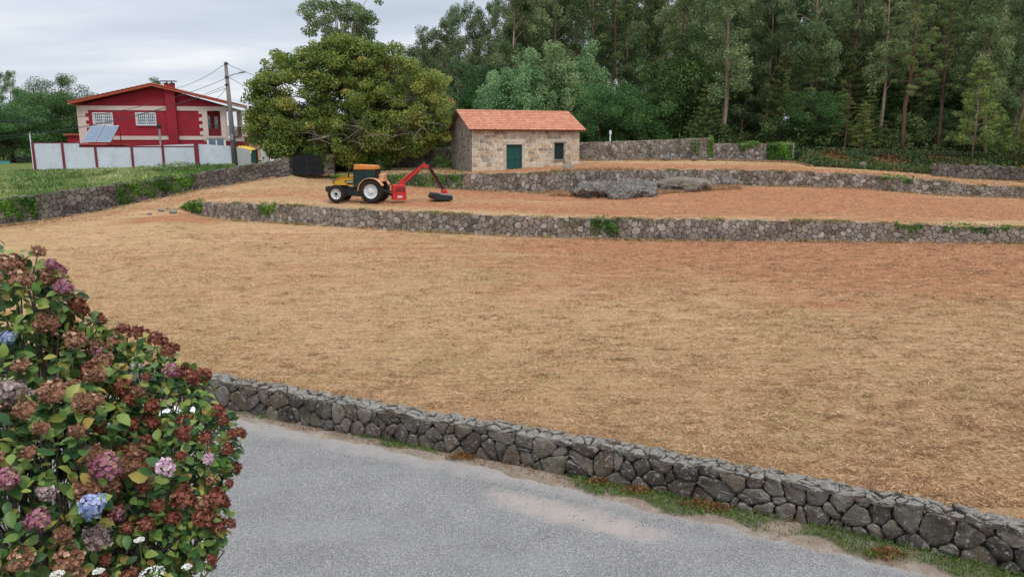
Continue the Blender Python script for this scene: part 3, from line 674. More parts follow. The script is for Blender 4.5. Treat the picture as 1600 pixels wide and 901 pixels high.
# tiled roof
def tiles(x0,x1,p_low,p_top,tw=.22,tl_=.34,amp=.045,seed=1,out=1):
    """p=(y,z) of eave and ridge"""
    rg=np.random.default_rng(seed); sl=math.hypot(p_top[0]-p_low[0],p_top[1]-p_low[1]); nr=max(1,round(sl/tl_)); nx=round((x1-x0)/tw); sub=6
    ey=(p_top[0]-p_low[0])/sl; ez=(p_top[1]-p_low[1])/sl; ny,nz=-ez*out,abs(ey)
    V=[];Fq=[];T=[];xs_=np.linspace(x0,x1,nx*sub+1); ph=(xs_-x0)/tw; hgt=amp*np.abs(np.sin(np.pi*ph))**.7
    for r_ in range(nr):
        s0=sl*r_/nr-.02; s1=sl*(r_+1)/nr+.03; tone=rg.uniform(.1,.9,nx)
        jit=np.repeat(rg.normal(0,.008,nx),sub); jit=np.r_[jit,jit[-1]]
        b0=len(V)
        for (s,dz) in ((s0,-.02),(s0,.035),(s1,.0)):
            for j,x in enumerate(xs_):
                h_=hgt[j]+dz; sj=s+(jit[j] if s==s0 else 0); V.append((x,p_low[0]+ey*sj+ny*h_*(1 if ey>0 else 1)*(1 if ey>0 else -1)*0+(-ez if ey>0 else ez)*h_,p_low[1]+ez*sj+nz*h_))
        n=len(xs_)
        for a in range(2):
            for j in range(n-1): 
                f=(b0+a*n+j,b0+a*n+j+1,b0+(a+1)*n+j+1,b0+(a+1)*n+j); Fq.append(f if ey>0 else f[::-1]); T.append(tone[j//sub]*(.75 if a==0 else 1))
    return np.array(V),np.array(Fq),np.array(T)
ov=.38; zl=eave-ov*k; yr=DH/2; zr_=eave+rise+.02
roof=MB()
for sgn,y0 in ((1,-ov),(-1,DH+ov)):
    pl=[(y0,zl),(yr,zr_),(yr,zr_+.09),(y0,zl+.09)]; v=[(x,p[0],p[1]) for x in (-.32,LH+.32) for p in pl]; roof.add(v,[(0,1,2,3),(7,6,5,4),(0,4,5,1),(1,5,6,2),(2,6,7,3),(3,7,4,0)])
ro=roof.build('roof',M['under'],hut)
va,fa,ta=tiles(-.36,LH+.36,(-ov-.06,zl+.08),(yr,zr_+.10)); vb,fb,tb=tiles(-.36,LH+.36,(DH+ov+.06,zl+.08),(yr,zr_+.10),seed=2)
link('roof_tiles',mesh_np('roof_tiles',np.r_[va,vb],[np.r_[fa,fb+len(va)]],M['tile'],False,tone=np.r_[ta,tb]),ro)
V=[];Fq=[];T=[]
nseg=round((LH+.7)/.38)
for i in range(nseg):
    x0=-.36+i*.38; b0=len(V); dzz=.012*(i%2)
    for x,r_ in ((x0-.02,.125),(x0+.38,.11)):
        for a in np.linspace(0,math.pi,7): V.append((x,yr+r_*math.cos(a),zr_+.10+dzz+r_*.8*math.sin(a)))
    for j in range(6): Fq.append((b0+j,b0+j+1,b0+8+j,b0+7+j)); T.append(.35+.3*(i*.37%1))
link('ridge_tiles',mesh_np('ridge_tiles',V,[np.array(Fq)],M['tile'],False,tone=T),ro)
# ---------------------------------------------------------------- red house
M['red']=paint('red_render',srgb(154,44,56),.85,.26,.8,.2,0,.35,dirt=srgb(120,48,54)); M['cream']=paint('cream_trim',srgb(206,186,176),.85,.12,1.5)
M['white']=paint('white_paint',srgb(222,224,226),.6,.06,2); M['glass']=paint('window_glass',srgb(92,112,128),.08,.1,3,.7)
M['redtile']=leaf_mat('red_tiles',st((150,62,40),(176,80,54),(192,98,68)),0,.8); M['terr']=paint('orange_tile_edge',srgb(168,84,62),.85,.2,6)
M['black']=paint('black_paint',srgb(24,24,26),.5,.1,4); M['concrete']=paint('grey_concrete',srgb(150,148,146),.95,.18,2,.1,0,.4)
z0=4.7; A2=R(8); HQ=np.array([*at(120,166,65.5)[:2],z0]); hd2=(math.cos(A2),math.sin(A2))
hs=thing('red_house','two storey red house with cream bands, white barred windows and tiled gable roof','house',HQ,A2)
hh=lambda px,py:(lambda r_:(r_[0],r_[1]-z0))(hit(px,py,HQ,hd2))
u1=hh(317,190)[0]; u2=hh(352.5,190)[0]; ze=hh(120,165.5)[1]; ua,za=hh(240,133.5); zb1,zb0=hh(160,212.5)[1],hh(160,218.5)[1]; ztp=hh(160,172.3)[1]
HD=7.0
b=MB(); b.box(0,0,0,u1,HD,ze); b.box(u1,.02,0,u2,HD,zb0-.12); b.prism([(0,ze),(u2,ze),(ua,za-.12)],.0,HD); b.build('wall',M['red'],hs)
b=MB(); p_=.05
b.box(-.02,-p_,ztp,u2+.05,-.004,ze+.02); b.box(-.02,-p_,zb0,u2+.05,-.004,zb1)
b.box(-.04,-p_-.003,0,.62,-.004,ztp-.004)
zz=zb1+.1; i=0
while zz<ztp-.25:
    if i%2==0: b.box(.62,-p_,zz,.86,-.004,zz+.3); b.box(u1-.3,-p_,zz,u1-.02,-.004,zz+.3)
    zz+=.3;i+=1
b.box(u1-.02,-p_-.002,zb1+.003,u1+.42,-.004,ztp-.004); b.build('trim_band',M['cream'],hs)
# chimney
c0,cz=hh(258.5,132); c1=hh(273.5,132)[0]
b=MB(); b.box(c0,-.45,0,c1,-.055,cz); ch=b.build('chimney',M['red'],hs)
b=MB(); b.box(c0-.03,-.48,cz,c0+.3,-.1,cz+.10); b.box(c1-.33,-.48,cz,c1+.03,-.1,cz+.10); b.box(c0-.3,-.5,cz+.22,c1+.2,.0,cz+.28)
for x in (c0+.2,c1-.2): b.box(x-.04,-.3,cz+.1,x+.04,-.22,cz+.22)
b.build('cowl',M['iron'],ch)
# roof
b=MB()
eL=hh(111.5,163.5); eR=hh(358,163.5)
for (xa,zA) in (eL,eR):
    pl=[(xa,zA),(ua,za-.1),(ua,za+.1),(xa,zA+.2)]; b.prism(pl,-.7,HD+.6)
rf=b.build('roof',M['terr'],hs)
for sd_,(xa,zA) in enumerate((eL,eR)):
    # tiles: slope in x, so build in swapped axes
    va,fa,ta=tiles(-.75,HD+.65,(xa,zA+.2),(ua,za+.12),.26,.42,.04,5+sd_)
    V=np.c_[va[:,1],va[:,0],va[:,2]]; link('roof_tiles',mesh_np('roof_tiles',V,[fa[:,::-1]],M['redtile'],False,tone=ta),rf)
b=MB(); b.tube([(eR[0]-.05,-.7,eR[1]+.05),(eR[0]-.05,HD+.6,eR[1]+.05)],.08,8); b.build('gutter',M['cream'],hs); b=MB(); b.tube([(eL[0]+.05,-.7,eL[1]+.05),(eL[0]+.05,HD+.6,eL[1]+.05)],.08,8); b.build('gutter',M['cream'],hs)
b=MB(); b.tube([(u2+.12,-.1,zb0),(u2+.12,-.1,ze)],.05); b.build('downpipe',M['cream'],hs)
def hwin(x0,z0_,x1,z1_,nx,nz,nm='window',sh='v'):
    b=MB(); f=.09
    b.box(x0,-.06,z0_,x1,-.004,z0_+f); b.box(x0,-.06,z1_-f,x1,-.004,z1_); b.box(x0,-.06,z0_+f,x0+f,-.004,z1_-f); b.box(x1-f,-.06,z0_+f,x1,-.004,z1_-f); b.box((x0+x1)/2-.05,-.058,z0_+f,(x0+x1)/2+.05,-.004,z1_-f)
    w=b.build(nm,M['white'],hs)
    b=MB(); b.box(x0+.05,-.02,z0_+.05,x1-.05,-.002,z1_-.05); b.build('pane',M['glass'],w)
    if nx:
        b=MB()
        for i in range(1,nx): x=x0+(x1-x0)*i/nx; b.box(x-.02,-.13,z0_,x+.02,-.10,z1_)
        for i in range(0,nz+1): z=z0_+(z1_-z0_)*i/nz; b.box(x0,-.135,z-.02,x1,-.105,z+.02)
        for x in(x0,x1): b.box(x-.02,-.13,z0_,x+.02,-.0,z1_)
        b.build('window_bars',M['white'],w)
for (pl,pr,pt,pb) in ((145,177.5,176.3,195.8),(212,244.8,176.3,196)):
    a0,t0=hh(pl,pt); a1,t1=hh(pr,pb); hwin(a0,t1,a1,t0,10,4)
a0,t0=hh(325,216.5); a1,t1=hh(351,223.5)
b=MB(); b.box(a0-.1,-.05,t1-.9,a1+.1,.018,t0+.08); w=b.build('window',M['white'],hs)
for i in range(2):
    b=MB(); b.box(a0+(a1-a0)*i/2+.06,-.062,t1-.8,a0+(a1-a0)*(i+1)/2-.06,-.052,t0-.02); b.build('pane',M['glass'],w)
# balcony
b=MB(); b.box(u1,.0,zb0-.12,u2+.06,HD,zb0+.16); b.box(u1+.42,.0,zb0+.16,u2,.14,zb0+.3); b.build('balcony_floor',M['cream'],hs)
for y in (.0,HD-.4):
    b=MB(); b.box(u2-.42,y,zb0+.16,u2,y+.4,ze); b.build('column',M['cream'],hs)
b=MB(); b.box(u1+.05,.3,ze-.14,u2,HD,ze-.02); b.build('balcony_ceiling',M['cream'],hs)
zr1=zb0+.3; b=MB()
for i in range(9): x=u1+.45+(u2-.45-u1-.45)*i/8; b.box(x-.015,.05,zr1,x+.015,.08,zr1+.9)
b.box(u1+.42,.04,zr1+.88,u2-.42,.09,zr1+.94)
for i in range(24): y=.45+(HD-.9)*i/23; b.box(u2-.09,y,zr1,u2-.06,y+.03,zr1+.9)
b.box(u2-.1,.4,zr1+.88,u2-.05,HD-.4,zr1+.94); b.build('railing',M['black'],hs)
b=MB(); b.box(u1+.42,.12,zb0+.3,u2-.42,.2,zb0+1.0); b.build('balcony_parapet',M['red'],hs)
for y in (1.2,4.0):
    b=MB(); b.box(u1+.004,y,zb0+.3,u1+.05,y+1.2,ze-.7); w=b.build('balcony_door',M['white'],hs)
    b=MB(); b.box(u1+.052,y+.15,zb0+.45,u1+.06,y+1.05,ze-.85); b.build('pane',M['glass'],w)
b=MB(); b.lathe([(.02,0),(.13,-.05),(.14,-.25),(.05,-.32)],((u1+u2)/2,1.0,ze-.16),10,'z'); b.tube([((u1+u2)/2,1.0,ze-.2),((u1+u2)/2,1.0,ze-.02)],.015); b.build('lantern',M['black'],hs)
# lower annex, solar panels, vent pipe
P=at(123,222,63.5); Q_=at(186,222,63.5)
b=MB(); zt=at(123,224,61.6)[2]; b.box(P[0]+.2,61.7,4.5,Q_[0]-.1,64.6,zt-.14); b.cur=1; b.box(P[0]-.1,61.2,zt-.14,Q_[0]+.2,64.9,zt); an=b.build('outbuilding',[M['red'],M['terr']],origin=(P[0],61.7,4.7)); tag(an,'low red outbuilding with a brown tiled edge carrying the solar panels','outbuilding')
M['solar']=paint('solar_glass',srgb(98,116,134),.15,.12,2,.8); M['alu']=paint('aluminium',srgb(170,174,178),.4,.1,4,.5,.7)
for nm,(c0_,c1_,c2_,c3_) in (('left',((128,222),(149.5,222),(163,196.8),(142,197))),('right',((151,222),(172.5,222),(186,196.3),(164.5,196.6)))):
    pts=[Vector([float(v) for v in at(*c,Yq)]) for c,Yq in ((c0_,61.5),(c1_,61.5),(c2_,63.1),(c3_,63.1))]
    dz=zt+.12-pts[0].z; pts=[p+Vector((0,0,dz*.6)) for p in pts]; nrm_=(pts[1]-pts[0]).cross(pts[3]-pts[0]).normalized()
    r0=thing('solar_panel',f'{nm} one of the two tilted grey solar panels in front of the red house','solar panel',(float(pts[0].x),61.5,zt),0,'solar panels beside the red house')
    b=MB(); back=[p-nrm_*.09 for p in pts]; b.add(pts+back,[(0,1,2,3),(7,6,5,4),(0,4,5,1),(1,5,6,2),(2,6,7,3),(3,7,4,0)]); b.build('frame',M['alu'],r0,world=True)
    c=sum(pts,Vector())/4; ins=[c+(p-c)*.93+nrm_*.006 for p in pts]; b=MB(); b.add(ins,[(0,1,2,3)]); b.add([p+nrm_*.001 for p in ins],[(0,1,2,3)]); b.v=b.v[:4]; b.f=b.f[:1]; b.build('panel_glass',M['solar'],r0,world=True)
    b=MB()
    for k_ in (2,3): b.tube([back[k_],(back[k_].x,back[k_].y,zt)],.035,6)
    b.build('stand',M['iron'],r0,world=True)
p=at(251,226,64.2); q_=at(249.3,200,64.2); r0=thing('vent_pipe','thin metal vent pipe with a cap standing before the red wall','vent pipe',(p[0],p[1],4.7))
b=MB(); b.tube([(0,0,0),(0,0,q_[2]-4.7)],.09,8); b.build('pipe',M['concrete'],r0); b=MB(); b.lathe([(.17,q_[2]-4.72),(.17,q_[2]-4.5),(.04,q_[2]-4.4)],(0,0,0),10,'z'); b.build('cap',M['iron'],r0)
p=at(106,221,70); q_=at(125,210,70); b=MB(); b.box(p[0],70,4.6,q_[0]+1.5,74,q_[2]-.1); b.cur=1; b.box(p[0]-.2,69.8,q_[2]-.1,q_[0]+1.6,74.2,q_[2]+.06); tag(b.build('shed',[M['red'],M['terr']],origin=(p[0],70,4.7)),'small red shed peeping out left of the red house','shed')
# ---------------------------------------------------------------- white panel fence
M['panel']=paint('white_sheet_panel',srgb(200,207,214),.55,.12,.6,dirt=srgb(168,170,168)); M['maroon']=paint('maroon_post',srgb(118,40,52),.6,.12,4)
F0=atz(55.5,267,4.86); F1=atz(366,259.5,5.2); fdv=(F1-F0)[:2]; fln=np.linalg.norm(fdv); fd=fdv/fln
fen=thing('panel_fence','long fence of white sheet panels between maroon posts before the red house','fence',F0,math.atan2(fd[1],fd[0]))
fq=lambda px,py:(lambda r_:(r_[0],r_[1]-F0[2]))(hit(px,py,F0,fd))
tops=[(51,223.5),(97,223),(123,222.3),(149,229.7),(205.7,228.3),(254,227),(306.5,225),(365,228.3)]; bots=[(56,266.5),(102,269),(126,268),(154.5,267),(210.5,264.5),(258.5,262.5),(312,259.5),(367,259)]
T_=[fq(*p) for p in tops]; B_=[fq(*p) for p in bots]
for i in range(len(tops)-1):
    x0=T_[i][0]; x1=T_[i+1][0]; zt0=T_[i][1]; zt1=T_[i+1][1] if i!=2 else T_[i+1][1]
    if i==1: zt1=T_[2][1]
    if i==2: zt0=T_[3][1]
    b=MB(); zz0=B_[i][1]; zz1=B_[i+1][1]; b.prism([(x0,zz0),(x1,zz1),(x1,zt1),(x0,zt0)],-.02,.03)
    n=int((x1-x0)/.9)
    for j in range(1,n+1): xx=x0+(x1-x0)*j/(n+1); b.box(xx-.012,-.028,max(zz0,zz1),xx+.012,-.02,min(zt0,zt1)-.02)
    b.build('panel',M['panel'],fen)
b=MB(); b.prism([(T_[0][0]-.1,-1.5),(T_[-1][0],-1.5),(B_[-1][0],B_[-1][1]-.02),(B_[3][0],B_[3][1]-.02),(B_[0][0],B_[0][1]-.02)],-.10,.12); b.build('plinth',M['concrete'],fen)
for i in (0,1,3,4,5,6):
    x=T_[i][0]; w=.09 if i<6 else .17; b=MB(); b.box(x-w,-.09,-1,x+w,-.024,T_[i][1]+.06); b.build('post',M['maroon'],fen)
b=MB(); b.box(T_[0][0],-.04,T_[0][1]-.02,T_[2][0],.05,T_[0][1]+.05); b.box(T_[2][0],-.04,T_[3][1]-.02,T_[6][0],.05,T_[3][1]+.07); b.build('top_rail',M['maroon'],fen)
x,zf=fq(46.8,208); b=MB(); b.tube([(T_[0][0]-.12,-.05,-1),(T_[0][0]-.12,-.05,zf)],.045,8); b.build('pipe_post',M['white'],fen)
p0=at(371,259,63.5); p1=at(392.5,258,65.5); za=at(371,229.5,63.5)[2]; zb=at(392,233.8,65.5)[2]; b=MB(); b.add([(x,y+d,z) for d in (0,.08) for x,y,z in ((p0[0],p0[1],4.6),(p1[0],p1[1],4.6),(p1[0],p1[1],zb),(p0[0],p0[1],za))],[(0,1,2,3),(7,6,5,4),(0,4,5,1),(1,5,6,2),(2,6,7,3),(3,7,4,0)])
tag(b.build('fence_panel',M['white'],origin=(p0[0],p0[1],4.7)),'short white corrugated screen just right of the lamp pole','screen')
# yellow tarpaulin
M['yellow']=paint('yellow_tarpaulin',srgb(222,182,20),.6,.14,3)
V=[];nx,ny=14,6
for j in range(ny+1):
    for i in range(nx+1):
        a=at(370.5+22.5*i/nx,233-8*0,66.2); x=a[0]; y=66.2+1.6*j/ny; z=at(370,231.2+4.8*i/nx,66.2)[2]+.16*math.sin(math.pi*j/ny)+.05*math.sin(i*1.9+j)+.09*math.sin(math.pi*i/nx); V.append((x,y,z))
for (i0) in range(nx+1):
    x,y,z=V[i0]; V.append((x,y-.03,z-.28-.06*math.sin(i0*2.1)))
Fq=[(j*(nx+1)+i,j*(nx+1)+i+1,(j+1)*(nx+1)+i+1,(j+1)*(nx+1)+i) for j in range(ny) for i in range(nx)]+[((ny+1)*(nx+1)+i,(ny+1)*(nx+1)+i+1,i+1,i) for i in range(nx)]
o=link('tarpaulin',mesh_np('tarpaulin',V,[np.array(Fq)],M['yellow'],True),origin=(V[0][0],66.2,7)); tag(o,'bright yellow tarpaulin heaped on top behind the white screen','tarpaulin')
# green gate, white wall with dark stones
M['gategreen']=paint('green_sheet_gate',srgb(40,82,78),.5,.1,3)
p0=at(390.5,258,66.3); p1=at(408,258,67.2); zt=at(400,235,66.5)[2]
g=thing('metal_gate','plain dark green sheet metal gate beside the white stone-dotted pillar','gate',(p0[0],66.3,4.8))
b=MB(); b.box(p0[0],66.3,4.8,p1[0],66.36,zt); b.build('gate_leaf',M['gategreen'],g,world=True); b=MB()
b.box(p0[0]-.03,66.24,4.8,p0[0]+.07,66.42,zt+.05); b.box(p1[0]-.07,66.24,4.8,p1[0]+.03,66.42,zt+.05); b.box(p0[0],66.25,zt-.06,p1[0],66.41,zt+.02); b.build('gate_frame',M['black'],g,world=True)
M['speck']=None
m=MT('white_render_with_stones',.9,.1); vv=m.n('ShaderNodeTexVoronoi'); vv.inputs['Scale'].default_value=2.6; vv.inputs['Randomness'].default_value=.8; m.l(m.coord((1,1,1)),vv.inputs['Vector']); m.base(m.ramp(vv.outputs['Distance'],[(.2,srgb(84,80,78)),(.27,srgb(220,218,214))])); M['speck']=m.m
p0=at(408.5,256,66.0); p1=at(417,256,66.2); p2=at(425.5,250,68.5); zt=at(415,226,66)[2]
b=MB(); b.box(p0[0],66.0,4.6,p1[0]+.25,66.35,zt); b.box(p1[0]+.25,66.05,4.6,p2[0],66.35,zt-.35); tag(b.build('stone_dotted_wall',M['speck'],origin=(p0[0],66,4.8),bevel=.03),'white rendered wall piece dotted with dark stones by the green gate','wall')
# grey low wall behind the lane with two walkers in front
p0=at(424,250,100); p1=at(458,250,104); b=MB(); b.box(p0[0],104,4.8,p1[0],104.4,at(440,227,104)[2]); tag(b.build('grey_wall',M['concrete'],origin=(p0[0],104,4.9)),'plain grey concrete wall behind the two walkers on the lane','wall')
M['brick']=stone_mat('tan_brick',[srgb(176,132,100),srgb(190,150,118),srgb(168,122,92)],None,.6,1.5,.3); M['brownroof']=paint('brown_roof',srgb(138,118,104),.9,.15,3); M['shutter']=paint('brown_shutter',srgb(134,74,48),.7,.1,3)
P=at(366,205,92); Q_=at(408,205,92); ztr=at(390,205,92)[2]; zte=at(390,213,92)[2]
bh=thing('tan_house','tan brick house with grey-brown roof and brown shutter beyond the lamp pole','house',(P[0],92,5))
b=MB(); b.box(P[0],92,4.8,Q_[0],99,zte); b.build('wall',M['brick'],bh,world=True)
b=MB(); v=[(x,y,z) for x in (P[0]-.4,Q_[0]+.4) for (y,z) in ((91.4,zte-.05),(99.6,zte-.05),(95.5,ztr+.9))]; b.add(v,[(0,2,1),(3,4,5),(0,1,4,3),(1,2,5,4),(2,0,3,5)]); b.build('roof',M['brownroof'],bh,world=True)
a0=at(377.5,218,92); a1=at(389,228,92); b=MB(); b.box(a0[0],91.9,a1[2],a1[0],91.99,a0[2]); b.build('shutter',M['shutter'],bh,world=True)
P=at(405,212,96); Q_=at(440,212,96); zt=at(410,206,96)[2]
bh=thing('white_house','white house gable half hidden behind the left edge of the oak','house',(P[0],96,5)); b=MB(); b.box(P[0],96,4.8,Q_[0],103,zt); b.build('wall',M['white'],bh,world=True)
b=MB(); b.box(P[0]-.3,95.7,zt,Q_[0]+.3,103.3,zt+.3); b.build('roof',M['brownroof'],bh,world=True)
a0=at(416,213,96); a1=at(420,219,96); b=MB(); b.box(a0[0],95.93,a1[2],a1[0],95.99,a0[2]); b.build('window',M['glass'],bh,world=True)
# little white shelter with red canopy
P=at(466,248,74); Q_=at(477.5,248,74); zt=at(470,230,74)[2]
kk=thing('shelter','small white pillared shelter with red canopy behind the black gate','shelter',(P[0],74,5)); b=MB(); b.box(P[0]+.25,74,4.9,P[0]+.45,74.2,zt); b.box(Q_[0]-.2,74,4.9,Q_[0],74.2,zt); b.box(P[0]+.45,74.1,4.9,Q_[0]-.2,74.2,zt-.7); b.build('pillar',M['white'],kk,world=True)
b=MB(); b.prism([(P[0]-.4,zt),(Q_[0]+.4,zt),(Q_[0]+.25,zt+.24),(P[0]+.2,zt+.34)],73.6,74.8); b.build('canopy',M['red'],kk,world=True)
# ---------------------------------------------------------------- black arched gate and pillars
G0=atz(458,274.3,4.6); G1=atz(504.5,273,4.66)
gw=float(np.linalg.norm((G1-G0)[:2])); ga=math.atan2(G1[1]-G0[1],G1[0]-G0[0]); M['gateblack']=paint('blue_black_gate',srgb(5,6,14),.75,.1,3)
gt=thing('arched_gate','blue-black double gate with an arched top in the stone boundary wall','gate',G0,ga)
hsd=at(458,246,G0[1])[2]-G0[2]; hap=at(480,241,G0[1])[2]-G0[2]
for s in (0,1):
    xa,xb=(0,gw/2-.01) if s==0 else (gw/2+.01,gw); n=10
    topc=[(xa+(xb-xa)*i/n,hsd+(hap-hsd)*math.sin(math.pi*(xa+(xb-xa)*i/n)/gw)**.8) for i in range(n+1)]
    b=MB(); b.prism([(xa,.03),(xb,.03)]+topc[::-1],-.02,.02); lf=b.build('gate_leaf',M['gateblack'],gt)
    b=MB(); b.box(xa,-.05,.05,xa+.06,-.02,hsd); b.box(xb-.06,-.05,.05,xb,-.02,hsd+.02); b.box(xa+.06,-.05,.08,xb-.06,-.02,.15); b.box(xa+.06,-.05,1.0,xb-.06,-.02,1.06); b.tube([(xa+.05,-.035,.1),(xb-.05,-.035,1.02)],.025,6); b.build('brace',M['black'],lf)
wz=at(515,240,58.5)[2]
def pillar(px,wd_,seed,lab,topy,mat='far_wall'):
    c=atz(px,273,4.62); zt=at(px,topy,c[1])[2]; b_=np.array([[c[0]-wd_/2,c[1]-.05,4.5],[c[0]+wd_/2,c[1]-.05,4.5]]); t_=b_.copy(); t_[:,2]=zt
    wall('gate_pillar',b_,t_,.5,.3,lab,M[mat],M['gap2'],.03,.04,seed,cat='pillar',jag=.0,both=True)
pillar(453.5,.42,31,'rough stone pillar on the left side of the black gate',247,'dark_wall'); pillar(514.5,.85,32,'wide pale stone pillar on the right side of the black gate',241)
# ---------------------------------------------------------------- utility pole, cables, mast, posts
M['polewood']=bark_mat('weathered_pole',[srgb(96,90,86),srgb(124,118,112),srgb(140,134,128)],5); M['steel']=paint('galvanised_steel',srgb(150,154,158),.45,.1,5,.5,.6)
p=atz(368,260,5.15); p[1]=61.8; p=at(368,260,61.8); tp=at(352.3,97,61.8); tp[1]=61.8
po=thing('utility_pole','tall weathered utility pole with a street lamp arm before the red house','utility pole',(p[0],p[1],4.9)); Lp=tp-np.array([p[0],p[1],4.9])
b=MB(); b.tube([(0,0,-.3),tuple(Lp*.5),tuple(Lp)],[.24,.19,.13],12); b.build('pole',M['polewood'],po,smooth=True)
k1=at(356.5,120,61.8)-np.array([p[0],p[1],4.9]); k2=at(374,114.5,61.6)-np.array([p[0],p[1],4.9])
b=MB(); b.tube([k1,k1*.5+k2*.5+np.array([0,0,.05]),k2],.035,6); arm=b.build('lamp_arm',M['steel'],po); b=MB(); b.cbox(k2+np.array([.22,0,.06]),(.55,.2,.12),0,-.2); b.build('lamp_head',M['steel'],arm,bevel=.03)
b=MB()
for q_ in (100,121,133): z=at(355,q_,61.8)-np.array([p[0],p[1],4.9]); b.cbox((z[0]*1,-.14,z[2]),(.3,.08,.08)); b.lathe([(.03,0),(.05,.06),(.03,.12)],(z[0],-.2,z[2]),8,'z')
b.build('insulator',M['iron'],po)
b=MB(); b.box(-.16,-.3,2.4,.10,-.21,2.9); b.build('meter_box',M['steel'],po)
M['cable']=paint('cable_rubber',srgb(48,50,54),.6,.1,4)
def cable(a,c,sag,lab,r_=.018):
    pts=[]; 
    for i in range(17):
        k=i/16; q=a*(1-k)+c*k; q=q-np.array([0,0,sag*4*k*(1-k)]); pts.append(q)
    b=MB(); b.tube(pts,r_,5,False); tag(b.build('power_cable',M['cable'],origin=tuple(a)),lab,'cable')
zp=lambda y:at(352+ (y-97)*.1,y,61.75)
cable(zp(100),at(262,140,85),.4,'cable from the pole top sloping down left behind the red house ridge')
cable(zp(122),at(-60,188,48),1.1,'cable from the pole crossing the red gable and dropping far left')
cable(zp(133),at(-60,216,50),.9,'cable from the pole crossing just above the barred windows to the left',.016)
cable(zp(137),at(-60,223,50),.7,'lowest cable crossing below the barred windows to the left',.016)
cable(zp(99),at(520,142,80),.6,'cable from the pole top running right into the oak crown')
cable(zp(119),at(520,180,80),.6,'second cable running right from below the street lamp into the oak')
cable(zp(134),at(338,155,64.5),.1,'short cable dropping from the pole to the red house eave')
p=at(953.2,222,67.5); q_=at(953.2,204,67.5); r0=thing('marker_post','short white post standing behind the tall grey rubble wall','post',(p[0],67.5,5.6)); b=MB(); b.tube([(0,0,0),(0,0,q_[2]-5.6)],.07,8); b.build('post',M['white'],r0); b=MB(); b.box(-.10,-.11,q_[2]-5.95,.10,-.075,q_[2]-5.6); b.build('plate',M['white'],r0)
# street lamp stub right of the house in the distance
p=at(386,175,120); r0=thing('street_lamp','distant thin street lamp arm seen right of the red house roof','street lamp',(p[0]+.6,120,5)); b=MB(); b.tube([(0,0,0),(0,0,p[2]-5-.1)],.07,6); b.build('pole',M['steel'],r0); b=MB(); b.tube([(0,0,p[2]-5.1),(-2.0,0,p[2]-5+.15)],.05,6); b.cbox((-2.2,0,p[2]-5+.18),(.6,.25,.14)); b.build('lamp_arm',M['steel'],r0)
# ---------------------------------------------------------------- tractor
M['ty']=paint('yellow_bonnet_paint',srgb(206,160,40),.4,.1,4,.5,dirt=srgb(132,100,72)); M['to']=paint('orange_cab_roof',srgb(206,128,56),.5,.12,3,.4,dirt=srgb(132,100,72)); M['tf']=paint('faded_orange_fender',srgb(206,152,112),.5,.1,3,dirt=srgb(132,100,72))
M['rub']=paint('tyre_rubber',srgb(34,33,34),.85,.25,8,.2,dirt=srgb(132,100,72)); M['rimw']=paint('white_rim_paint',srgb(214,218,220),.45,.1,5,.4,dirt=srgb(132,100,72)); M['chas']=paint('dark_chassis',srgb(44,46,48),.6,.25,6,.3)
M['mred']=paint('red_machine_paint',srgb(196,36,32),.45,.14,4,.4,dirt=srgb(132,100,72)); M['dred']=paint('dull_red_arm',srgb(84,30,34),.5,.2,5,.4); M['tg']=paint('smoked_glass',srgb(28,48,54),.06,.1,3,.8); M['hose']=paint('hydraulic_hose',srgb(26,26,28),.5,.1,3)
U=lambda px:(px-586.6)/25.2
Wz=lambda py:(317.8-py)/25.2
tb=atz(586.6,317.8,3.45); tb[2]=zg(tb[0],tb[1]+.3)
TA=R(-9)
tr=thing('tractor','yellow compact tractor with orange cab roof parked on the middle terrace','tractor',tb,TA)
def wheel(cx,rad,wd_,yc,name,side):
    n=36; prof=[(rad*.62,-wd_/2),(rad*.80,-wd_*.56),(rad*.95,-wd_/2),(rad,-wd_*.3),(rad,wd_*.3),(rad*.95,wd_/2),(rad*.80,wd_*.56),(rad*.62,wd_/2)]
    s=side
    b=MB(); b.lathe([(rad*.66,-s*wd_*.50),(rad*.63,-s*wd_*.42),(rad*.60,-s*wd_*.46),(rad*.52,-s*wd_*.18),(rad*.30,-s*wd_*.12),(rad*.26,-s*wd_*.3),(.0,-s*wd_*.3)],(cx,yc,rad),n)
    w=b.build('wheel',M['rimw'],tr,smooth=False)
    b=MB(); b.lathe(prof,(cx,yc,rad),n); 
    for k_ in range(22):
        for sd in (-1,1):
            a=2*math.pi*(k_+(.5 if sd>0 else 0))/22; 
            for j in range(1):
                c=(cx+rad*1.0*math.cos(a),yc+sd*wd_*.22,rad+rad*1.0*math.sin(a)); b.cbox(c,(.055,wd_*.5,.06),0,-a+math.pi/2*0,0) if False else b.add(*lug(cx,yc,rad,a,sd,wd_))
    b.build('tyre',M['rub'],w)
    b=MB(); b.lathe([(rad*.20,-s*wd_*.34),(rad*.16,-s*wd_*.46),(.0,-s*wd_*.46)],(cx,yc,rad),14)
    for k_ in range(8):
        a=math.pi*2*k_/8; b.lathe([(.025,-s*wd_*.22),(.025,-s*wd_*.32),(0,-s*wd_*.32)],(cx+rad*.40*math.cos(a),yc,rad+rad*.40*math.sin(a)),6)
    b.build('hub',M['chas'] if name=='front' else M['rimw'],w)
def lug(cx,yc,rad,a,sd,wd_):
    da=.10; vs=[]
    for (yy,aa) in ((0.02*sd,a-.04),(sd*wd_*.5,a+da*1.2)):
        for r_ in (rad*.97,rad*1.035):
            for w_ in (-.035,.035): vs.append((cx+r_*math.cos(aa+w_),yc+yy,rad+r_*math.sin(aa+w_)))
    return vs,[(0,1,3,2),(4,6,7,5),(0,4,5,1),(2,3,7,6),(0,2,6,4),(1,5,7,3)]
